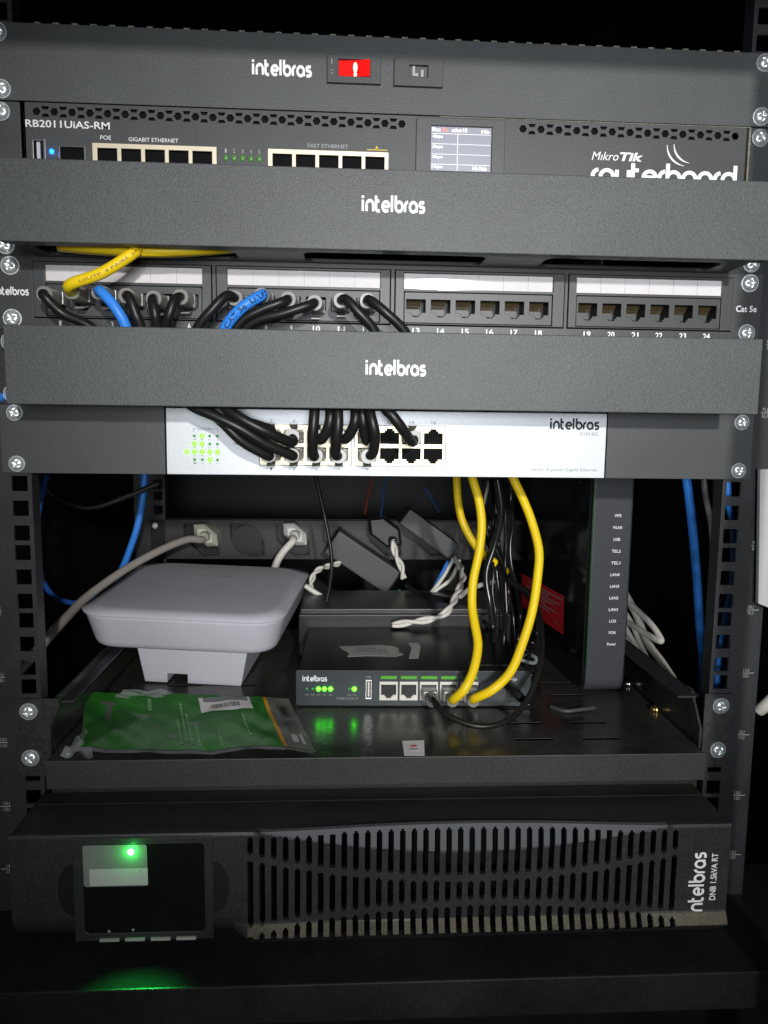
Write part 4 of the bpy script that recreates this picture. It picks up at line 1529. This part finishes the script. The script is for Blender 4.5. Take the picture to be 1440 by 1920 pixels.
bcable('yellow network cable, the left one looping straight up from the small router', 3,
       [(853, 1309, 50), (872, 1290, 46), (888, 1255, 52), (896, 1210, 62), (890, 1170, 72), (885, 1135, 80), (887, 1090, 86), (898, 1035, 92), (903, 985, 96), (898, 940, 100), (886, 898, 104), (875, 860, 108)],
       3.5, YELCAB, GY)
bcable('yellow network cable, the right one passing in front of the tall modem', 4,
       [(893, 1308, 50), (925, 1292, 45), (958, 1258, 50), (980, 1205, 58), (998, 1145, 66), (1008, 1080, 74), (1010, 1030, 80), (996, 975, 88), (978, 930, 94), (962, 896, 98), (950, 860, 100)],
       3.5, YELCAB, GY)
cable('network_cable', 'yellow network cable furthest back, crossing behind the left yellow one',
      [at(856, 890, 190), at(859, 940, 185), at(868, 980, 180), at(893, 1025, 176), (at(925, 1053, 180)), at(950, 1072, 190)], 3.6, YELCAB, GY)
bcable('thin black cable looping from the third router port round to the modem', 2,
       [(812, 1312, 42), (828, 1332, 30), (862, 1352, 22), (905, 1362, 18), (948, 1352, 22), (985, 1318, 35), (1008, 1265, 50), (1016, 1210, 75), (1010, 1150, 110), (992, 1112, 140), (955, 1090, 170)],
       2.3, BLKCAB, None)
# dc plug of the small router
t = root('dc_power_lead', 'black power lead with moulded plug at the right end of the small router', 'power cable', tuple(at(965, 1295, 60)))
mb = MB()
mb.cyl(at(952, 1283, 73), at(980, 1312, 48), 3.9, 16, r2=3.2); mb.build('plug', DARKP, t)
mb = MB(); mb.tube(catmull([at(978, 1310, 48), at(992, 1316, 52), at(1010, 1300, 70), at(1005, 1270, 95), at(990, 1240, 130), at(960, 1200, 170)]), 1.6, 10)
mb.build('jacket', BLKCAB, t)

# blue cables
GB = 'blue cables along the cabinet sides'
cable('network_cable', 'blue cable hanging behind the left rail, running down to the access point', [at(272, 880, 260), at(268, 930, 258), at(258, 985, 256), at(240, 1040, 256), at(225, 1080, 258), at(222, 1120, 262)], 3.3, BLUCAB, GB)
cable('network_cable', 'dimly lit blue cable curving beside the left rail', [at(88, 890, 150), at(74, 950, 150), at(69, 1020, 152), at(78, 1080, 156), at(98, 1115, 162), at(135, 1130, 175), at(180, 1122, 190)], 2.3, mat('dimmed_blue_jacket', (.02, .1, .42), .45), GB)  # jacket blue darkened to stand for the weak light there
cable('network_cable', 'bright blue cable hanging inside the right rail', [at(1278, 860, 70), at(1288, 905, 70), at(1298, 990, 72), at(1306, 1080, 74), at(1312, 1170, 76), at(1318, 1240, 78), at(1318, 1310, 82)], 3.3, BLUCAB, GB)
cable('network_cable', 'blue cable seen through the square holes of the right rail', [at(1362, 880, 24), at(1366, 940, 24), at(1376, 990, 26), at(1376, 1080, 28), at(1362, 1160, 26), at(1349, 1240, 24), at(1345, 1300, 24)], 2.6, BLUCAB, GB)
cable('network_cable', 'blue cable end at the left frame edge beside the lower organizer', [at(-40, 735, -2), at(-10, 742, -3), at(8, 748, 6), at(20, 752, 20)], 3, BLUCAB, GB)
cable('network_cable', 'blue cable end at the right frame edge beside the lower organizer', [at(1480, 728, 10), at(1450, 735, 8), at(1432, 742, 8), at(1420, 745, 20)], 3, BLUCAB, GB)
# dark and grey cables at the right
GD = 'dark cables inside the right rail'
cable('loose_cable', 'grey cable nearest the right rail, hanging straight', [at(1340, 880, 60), at(1343, 960, 60), at(1342, 1060, 62), at(1338, 1150, 64), at(1330, 1260, 66)], 2.4, mat('dark_grey_jacket', (.09, .085, .085), .35), GD)
cable('loose_cable', 'grey cable bending beside the bright blue one', [at(1318, 880, 62), at(1323, 930, 62), at(1334, 990, 64), at(1338, 1060, 66)], 2.2, mat('grey_jacket', (.2, .19, .19), .35), GD)
cable('loose_cable', 'dusty brown cable lying low at the right behind the shelf wall', [at(1240, 1272, 150), at(1275, 1288, 130), at(1315, 1302, 110), at(1335, 1296, 90)], 3.4, mat('brown_grey_jacket', (.1, .075, .065), .5), GD)
# white bundle right of the modem
GW = 'white cables between the modem and the shelf wall'
WB = [
    ('white cable making a pointed loop beside the modem', [(1165, 1118, 240), (1190, 1140, 215), (1222, 1172, 190), (1240, 1200, 175), (1228, 1198, 180), (1195, 1178, 200), (1165, 1160, 230)], 2.9),
    ('long white cable running down to the shelf wall', [(1168, 1105, 240), (1192, 1150, 215), (1215, 1205, 190), (1240, 1240, 165), (1262, 1275, 140), (1276, 1308, 120)], 3.6),
    ('white cable second from the modem', [(1160, 1130, 235), (1185, 1170, 215), (1200, 1205, 200), (1218, 1245, 180), (1228, 1262, 170)], 2.6),
    ('straight white cable in the middle of the bundle', [(1150, 1140, 235), (1180, 1190, 210), (1205, 1235, 190), (1232, 1280, 165), (1240, 1296, 158)], 2.6),
    ('thin white cable closest to the modem', [(1158, 1165, 235), (1178, 1200, 210), (1192, 1232, 195), (1200, 1250, 185)], 2.2),
    ('thin white cable at the bottom of the bundle', [(1155, 1185, 235), (1172, 1214, 215), (1184, 1236, 200), (1190, 1250, 190)], 1.6)]
for lb_, pts, r in WB:
    cable('loose_cable', lb_, [at(*q) for q in pts], r, WHTCAB, GW)
# small wires at the back
GT = 'thin wires at the back of the cabinet'
for lb_, pts, r, m in (
    ('thin black cable hanging in front of the larger adapter', [(585, 870, 255), (598, 920, 250), (612, 985, 245), (622, 1050, 240), (616, 1110, 238), (600, 1170, 235)], 1.9, BLKCAB),
    ('white wire stub right of the access point', [(572, 1098, 270), (590, 1110, 268), (606, 1120, 268)], 2.6, WHTCAB),
    ('white wire from the smaller adapter, left strand', [(848, 1052, 300), (832, 1080, 290), (808, 1112, 280), (795, 1122, 275)], 2.0, WHTCAB),
    ('blue wire beside the white strands of the smaller adapter', [(840, 1052, 302), (826, 1080, 294), (806, 1116, 284)], 1.7, BLUCAB),
    ('white wire from the smaller adapter, right strand', [(862, 1050, 300), (846, 1085, 285), (820, 1105, 280), (800, 1122, 276)], 2.0, WHTCAB),
    ('white wire reaching right under the yellow cable', [(862, 1120, 235), (880, 1105, 230), (905, 1096, 225), (928, 1090, 222)], 2.4, WHTCAB),
    ('grey wire hanging behind the yellow cables', [(918, 900, 220), (908, 940, 222), (900, 980, 225)], 1.5, GRYCAB),
    ('second grey wire hanging behind the yellow cables', [(915, 900, 235), (922, 930, 235), (930, 962, 238)], 1.5, GRYCAB),
    ('red wire near the cabinet ceiling of the shelf bay', [(700, 890, 330), (690, 930, 335), (684, 965, 340)], 1.3, REDCAB),
    ('blue wire beside the red one', [(722, 890, 330), (718, 935, 335), (714, 970, 340)], 1.3, mat('dimmed_blue_wire', (.01, .04, .14), .5)),  # this blue and the next are darkened for the dimness at the back
    ('dimly lit blue wire slanting above the smaller adapter', [(796, 915, 330), (812, 940, 332), (824, 962, 335)], 1.3, mat('dimmed_blue_wire', (.01, .04, .14), .5)),
    ('thin white cable end at the left behind the access point', [(470, 1270, 300), (520, 1230, 280), (560, 1208, 262)], 3.4, WHTCAB),
    ('green wire under the larger adapter', [(748, 1106, 300), (752, 1116, 298), (757, 1128, 296)], 1.6, GRNCAB),
    ('blue wire under the larger adapter', [(730, 1108, 300), (735, 1118, 298), (739, 1128, 296)], 1.6, BLUCAB),
    ('white wire under the larger adapter', [(720, 1108, 300), (726, 1118, 298), (729, 1128, 296)], 1.6, WHTCAB)):
    cable('thin_wire', lb_, [at(*q) for q in pts], r, m, GT, cat='wire')
for lb_, pts, r in (
    ('thick black cord coming down between the two yellow cables', [(932, 895, 150), (940, 960, 150), (928, 1020, 152), (912, 1075, 150), (918, 1130, 145), (925, 1180, 135)], 3.0),
    ('thick black cord hooked around the left yellow cable', [(905, 1000, 210), (925, 1035, 190), (945, 1080, 170), (985, 1110, 150), (1008, 1150, 140), (1010, 1210, 130), (995, 1270, 110)], 2.8),
    ('black cord sagging over the low box beside the modem', [(760, 1100, 280), (800, 1116, 260), (850, 1126, 235), (890, 1150, 215), (930, 1190, 190), (960, 1230, 160)], 2.0),
    ('black cord dropping behind the modem label side', [(962, 895, 215), (955, 980, 220), (948, 1060, 225), (955, 1140, 220), (968, 1230, 200)], 3.2)):
    cable('network_cable', lb_, [at(*q) for q in pts], r, mat('glossy_black_jacket', (.012, .012, .014), .22, spec=.6), 'thick black cords near the modem', cat='cable')
# black glossy wire bundle left of the modem
GK = 'black wires tangled left of the modem'
for k in range(5):
    x0 = 908 + k * 11
    sx = random.uniform(-7, 7)
    pts = []
    y = 900
    for q in range(9):
        pts.append(at(x0 + sx * sin(q * 1.1 + k) + 3 * q + random.uniform(-4, 4), y, 200 - 6 * q + random.uniform(-6, 6)))
        y += 42
    cable('thin_wire', ['straight', 'curly', 'slack', 'bent', 'looped', 'kinked', 'wavy', 'leaning', 'drooping'][k] + ' glossy black wire in the tangle left of the modem, strand %d from the left' % (k + 1), pts, random.uniform(1.2, 2.3),
          mat('glossy_black_jacket', (.012, .012, .014), .22, spec=.6), GK, cat='wire')
bd = root('wire_bundle', 'coiled black wire bundle tied between the small router and the tall modem', 'wire', tuple(at(985, 1280, 95)))
mb = MB()
pts = []
for k in range(60):
    a = k / 60 * 2 * pi * 5
    c = at(990 + 4 * sin(k * .3), 1190 + k * 1.9, 112 - k * .3)
    pts.append(c + Vector((8 * cos(a), 6 * sin(a * 1.1), 5 * sin(a))))
mb.tube(pts, 1.7, 8)
mb.build('jacket', mat('glossy_black_jacket', (.012, .012, .014), .22), bd)
mb = MB(); mb.tube([at(985, 1236, 100) + Vector((9 * cos(a), 7 * sin(a), 1.5 * sin(2 * a))) for a in [2 * pi * k / 20 for k in range(21)]], 1.6, 8)
mb.build('cable_tie', FILM, bd)
vs_ = cable('velcro_strap', 'flat dark grey strap end on the shelf in front of the modem', [atz(1032, 1325, ZF + 1.2), atz(1060, 1333, ZF + 1.6), atz(1090, 1330, ZF + 2), atz(1115, 1327, ZF + 1.2)], 1.6, mat('grey_strap', (.06, .06, .065), .5), None, cat='strap')
# loose ends at the very back left
GL2 = 'dark cables drooping in the left of the shelf bay'
cable('loose_cable', 'dark cable drooping across the upper left of the shelf bay', [at(60, 895, 200), at(110, 935, 210), at(170, 952, 220), at(240, 930, 230), at(300, 905, 240)], 2.6, mat('black_dusty_jacket', (.02, .022, .022), .5), GL2)

# ================================================================== UPS
up_ = root('battery_backup', 'wide black battery backup with slotted grille and green light, lowest in the rack', 'battery backup', (-4, 0, -297))
YF = -54
XL, XR = -225.2, 216.4
ZT, ZB = -212.0, -289.5


def rib_up(x):
    u = (x + 82.9) / 263.9
    return -228.4 - 1.8 * u - 15.0 * (1 - (2 * u - 1) ** 2)


def rib_lo(x):
    u = (min(max(x, -86), 181) + 82.9) / 263.9
    return -275.6 + 4.6 * u + 12.4 * (1 - (2 * u - 1) ** 2)


def ups_y(x, z):
    """front surface of the bezel: below the lower rib it flares out into a ledge that gathers dust, then turns under"""
    y = YF
    if x < -90:
        if z < -266:
            q = min((-266 - z) / 23.5, 1)
            y = YF + 3 * q + 20 * q * q
    else:
        rl = -269.6 - 1.6 * (181 - min(x, 181)) / 264
        d = min(max(rl - z, 0), 7.5)
        y -= .5 * d
        e = max(rl - 7.5 - z, 0)
        y += min(e * 1.1, 17)
    if z > -214.5 and not -80 < x < 178:
        y += (z + 214.5) ** 2 * .12
    return y


def crescent(x):
    """height of the lower edge of the grey trim, and its extra bulge"""
    u = (x + 76) / (176 + 76)
    if u <= 0 or u >= 1: return None
    return -212.6 - 14.5 * (sin(pi * u) ** .85)


nsl = 38
sx0, sx1 = -82.9, 181.0
pitch = (sx1 - sx0) / (nsl - 1)
sw_ = 3.5
xs = [XL, XL + 1.5, -196, -187.3, -150, -105.6, -95]
xs_flag = {}
slot_of = {}
for i in range(nsl):
    c = sx0 + pitch * i
    a = [c - sw_ / 2, c - sw_ / 4, c + sw_ / 4, c + sw_ / 2]
    for k in range(3):
        slot_of[len(xs) + k] = (i, k)
    xs += a
xs += [192, 205, XR - 1.5, XR]
zs = [ZT]
z = ZT - .7
while z > ZB:
    zs.append(z)
    z -= 1.05
zs.append(ZB)


def is_hole(ix, iz):
    if ix not in slot_of: return False
    i, k = slot_of[ix]
    c = sx0 + pitch * i
    zc = (zs[iz] + zs[iz + 1]) / 2
    edge = 0.0 if k == 1 else 0.9
    top = -215.2 + 1.6 * sin(pi * i / 37) - edge
    if zc > top: return False
    for rf in (rib_up, rib_lo):
        if abs(zc - rf(c)) < 1.7 + edge: return False
    if zc < -284.5 + edge: return False
    return True


def bez(ix, iz, back=False):
    x = xs[ix]; z = zs[iz]
    y = ups_y(x, z)
    cr = crescent(x)
    if cr is not None and z > cr + .01:
        u = (x + 76) / 252
        f = min((z - cr) / 1.2, 1)
        y += -1.6 * f * min(1, 4 * u * (1 - u) * 2) + (z - cr) * .16 * f
        z += 3.2 * sin(pi * u) * min((z - cr) / max(ZT - cr, .1), 1)
    if back: y += 3.2
    return (x, y, z)


NX, NZ = len(xs), len(zs)
mb = MB()
vs = [bez(i, k) for i in range(NX) for k in range(NZ)]
nb = len(vs)
vs += [bez(i, k, True) for i in range(NX) for k in range(NZ)]
fs = []
mis = []
hole = [[is_hole(i, k) for k in range(NZ - 1)] for i in range(NX - 1)]
LCDX0, LCDX1 = -187.3, -105.6
for i in range(NX - 1):
    for k in range(NZ - 1):
        if hole[i][k]: continue
        xc = (xs[i] + xs[i + 1]) / 2; zc = (zs[k] + zs[k + 1]) / 2
        cr = crescent(xc)
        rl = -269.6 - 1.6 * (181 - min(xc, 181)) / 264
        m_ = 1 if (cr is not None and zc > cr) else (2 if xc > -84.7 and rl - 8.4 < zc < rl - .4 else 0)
        a, b, c, d = i * NZ + k, i * NZ + k + 1, (i + 1) * NZ + k + 1, (i + 1) * NZ + k
        fs.append((a, b, c, d)); mis.append(m_)
        for (ni, nk, e) in ((i - 1, k, (a, b)), (i + 1, k, (d, c)), (i, k - 1, (a, d)), (i, k + 1, (b, c))):
            if ni < 0 or nk < 0 or ni >= NX - 1 or nk >= NZ - 1 or hole[ni][nk]:
                fs.append((e[0], e[1], e[1] + nb, e[0] + nb)); mis.append(m_)
for f, m_ in zip(fs, mis):
    mb.add([], [])
b0 = len(mb.v)
mb.v += [Vector(v) for v in vs]
for f, m_ in zip(fs, mis):
    mb.f.append(list(f)); mb.mi.append(m_); mb.sm.append(False)
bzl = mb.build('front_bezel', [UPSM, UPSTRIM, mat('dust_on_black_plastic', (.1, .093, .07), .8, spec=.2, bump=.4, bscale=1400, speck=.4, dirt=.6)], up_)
# bezel sides and top behind the front
mb = MB()
mb.box(XL, XR, YF + 4.5, 0, ZT - 1.6, ZT - .1)
mb.box(XL, XL + 2, YF + 4, 0, -266, ZT - 1.7)
mb.box(XR - 2, XR, YF + 4, 0, -266, ZT - 1.7)
mb.box(XL, XR, -24, 0, -286, -266.2)
mb.build('bezel_top', UPSTOP, up_, bevel=.4)
mb = MB(); mb.box(-220, 220, 1, 380, -296.5, -207.2); mb.build('chassis', UPSTOP, up_, bevel=.5)
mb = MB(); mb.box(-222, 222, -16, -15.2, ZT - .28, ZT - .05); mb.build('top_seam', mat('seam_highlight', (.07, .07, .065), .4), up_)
MB().box(-92, 190, -30, -28, -286, -215).build('dust_filter', mat('filter_black', (.004, .004, .004), .9, spec=.1), up_)
# control panel insert
mb = MB()
plate(mb, [rrect(-188, -105.2, -279.5, -213.4, .8, 2), rrect(-182.3, -110.3, -274.6, -217.6, 2.5)], YF - 1.1, 1.4, .3)
cp = mb.build('control_panel', UPSM, up_)
MB().box(-182.2, -110.4, YF - .55, YF - .2, -274.5, -217.7).build('display', LCDOFF, cp)
mb = MB(); plate(mb, [rrect(-182.0, -144.2, -244.3, -217.9, 1.5)], YF - .95, .2)
MB.build(mb, 'peeling_film', PROT, cp)
mb = MB(); plate(mb, [rect(-178.4, -144.0, -243.7, -233.0)], YF - 1.1, .12); mb.build('white_label', PROTW, cp)
mb = MB(); mb.box(-148.4, -147.8, YF - 1.2, YF - 1.12, -235.6, -234.2); mb.box(-147, -145.8, YF - 1.05, YF - .98, -231.2, -230.2); mb.build('label_mark', GREYINK, cp)
mb = MB(); mb.ball((-153.6, YF - 1.4, -222.3), 1.9, sc=(1, .5, 1)); mb.build('power_light', LEDGB, cp)
gl = bpy.data.lights.new('power_light_glow', 'POINT'); gl.energy = 0.008; gl.color = (0.03, 1, 0.12); gl.shadow_soft_size = 0.0018
glo = bpy.data.objects.new('power_light_glow', gl); COL.objects.link(glo); glo.location = Vector((-153.6, YF - 5, -222.3)) * MM
for k in range(4):
    x0 = -173.5 + 15.3 * k
    mb = MB()
    mb.box(x0, x0 + 11.8, YF - 2.4, YF + .5, -279.4, -277.6)
    mb.build('button', mat('button_grey', (.35, .35, .33), .35), cp, bevel=.3)
mb = MB()
mb.add([(-169, YF - .9, -274), (-167, YF - .9, -274), (-168, YF - .9, -272.2)], [(0, 1, 2)])
mb.add([(-152.6, YF - .9, -272.2), (-153.6, YF - .9, -274), (-154.6, YF - .9, -272.2)], [(0, 1, 2)])
mb.build('arrow_mark', FADED, cp)
for xx, s in ((-188.2, -1), (-105, 1)):
    mb = MB()
    mb.add([(xx, YF - .15, -246 + 15 * sin(a)) if False else (xx + s * 9.5 * cos(a), YF - .12, -247 + 17 * sin(a)) for a in [radians(-90 + 180 * k / 12) for k in range(13)]], [tuple(range(13))])
    mb.build('finger_recess', DARKP, cp)
# logo on the right, reading upwards
M1 = Matrix.Translation((201.5, YF - .25, -272.5)) @ Matrix(((0, 0, -1, 0), (0, 1, 0, 0), (1, 0, 0, 0), (0, 0, 0, 1)))
logo('logo', 'intelbras', 0, 0, 42.5, 10.6, 0, WHITE, bzl, stroke=.24, M=M1)
M2 = Matrix.Translation((209, YF - .15, -262.5)) @ Matrix(((0, 0, -1, 0), (0, 1, 0, 0), (1, 0, 0, 0), (0, 0, 0, 1)))
text('model_text', 'DNB 1.5kVA RT', 0, 0, 31.5, 4.0, 0, WHITE, bzl, bold=.015, M=M2)

lamp('power_light_beam', 'SPOT', (-153.6, YF - 5, -226), (-148, YF - 40, -297), 0.7, (0.03, 1, 0.12), shadow_soft_size=0.002, spot_size=radians(62), spot_blend=1.0)

# ================================================================== THINGS AT THE FRAME EDGE
p = at(1422, 880, -10)
cd = root('white_card_pocket', 'white plastic card pocket hanging at the right edge beside the rail', 'card pocket', tuple(at(1430, 1135, -10)))
mb = MB()
q = [at(1426, 880, -6), at(1500, 878, -6), at(1500, 1150, -6), at(1442, 1140, -6), at(1422, 1132, -6)]
mb.add(q + [v + Vector((0, 4, 0)) for v in q], [(0, 4, 3, 2, 1), (5, 6, 7, 8, 9)] + [(i, (i + 1) % 5, 5 + (i + 1) % 5, 5 + i) for i in range(5)])
mb.build('pocket', mat('white_card', (.5, .5, .49), .5, dirt=.05), cd, bevel=.6)
t, j, P = cable('loose_cable', 'thick white cable end at the right edge beside the shelf screw', [at(1423, 1332, 20), at(1436, 1322, 16), at(1460, 1300, 14), at(1490, 1285, 10)], 4.4, WHTCAB, None)
pc = root('paper_scrap', 'small white scrap on the floor under the cabinet ledge', 'scrap', tuple(atz(1145, 1916, -399)))
mb = MB()
q = [atz(1128, 1909, -399.5), atz(1160, 1907, -399.5), atz(1166, 1930, -399.5), atz(1126, 1932, -399.5)]
mb.add(q + [v + Vector((0, 0, 1)) for v in q], [(0, 1, 2, 3), (7, 6, 5, 4), (0, 4, 5, 1), (1, 5, 6, 2), (2, 6, 7, 3), (3, 7, 4, 0)])
mb.build('paper', PAPER, pc)

# ------------------------------------------------------------------ drop the helper tags of the build
scene.cycles.max_bounces = 8
scene.cycles.transmission_bounces = 6
scene.cycles.transparent_max_bounces = 8
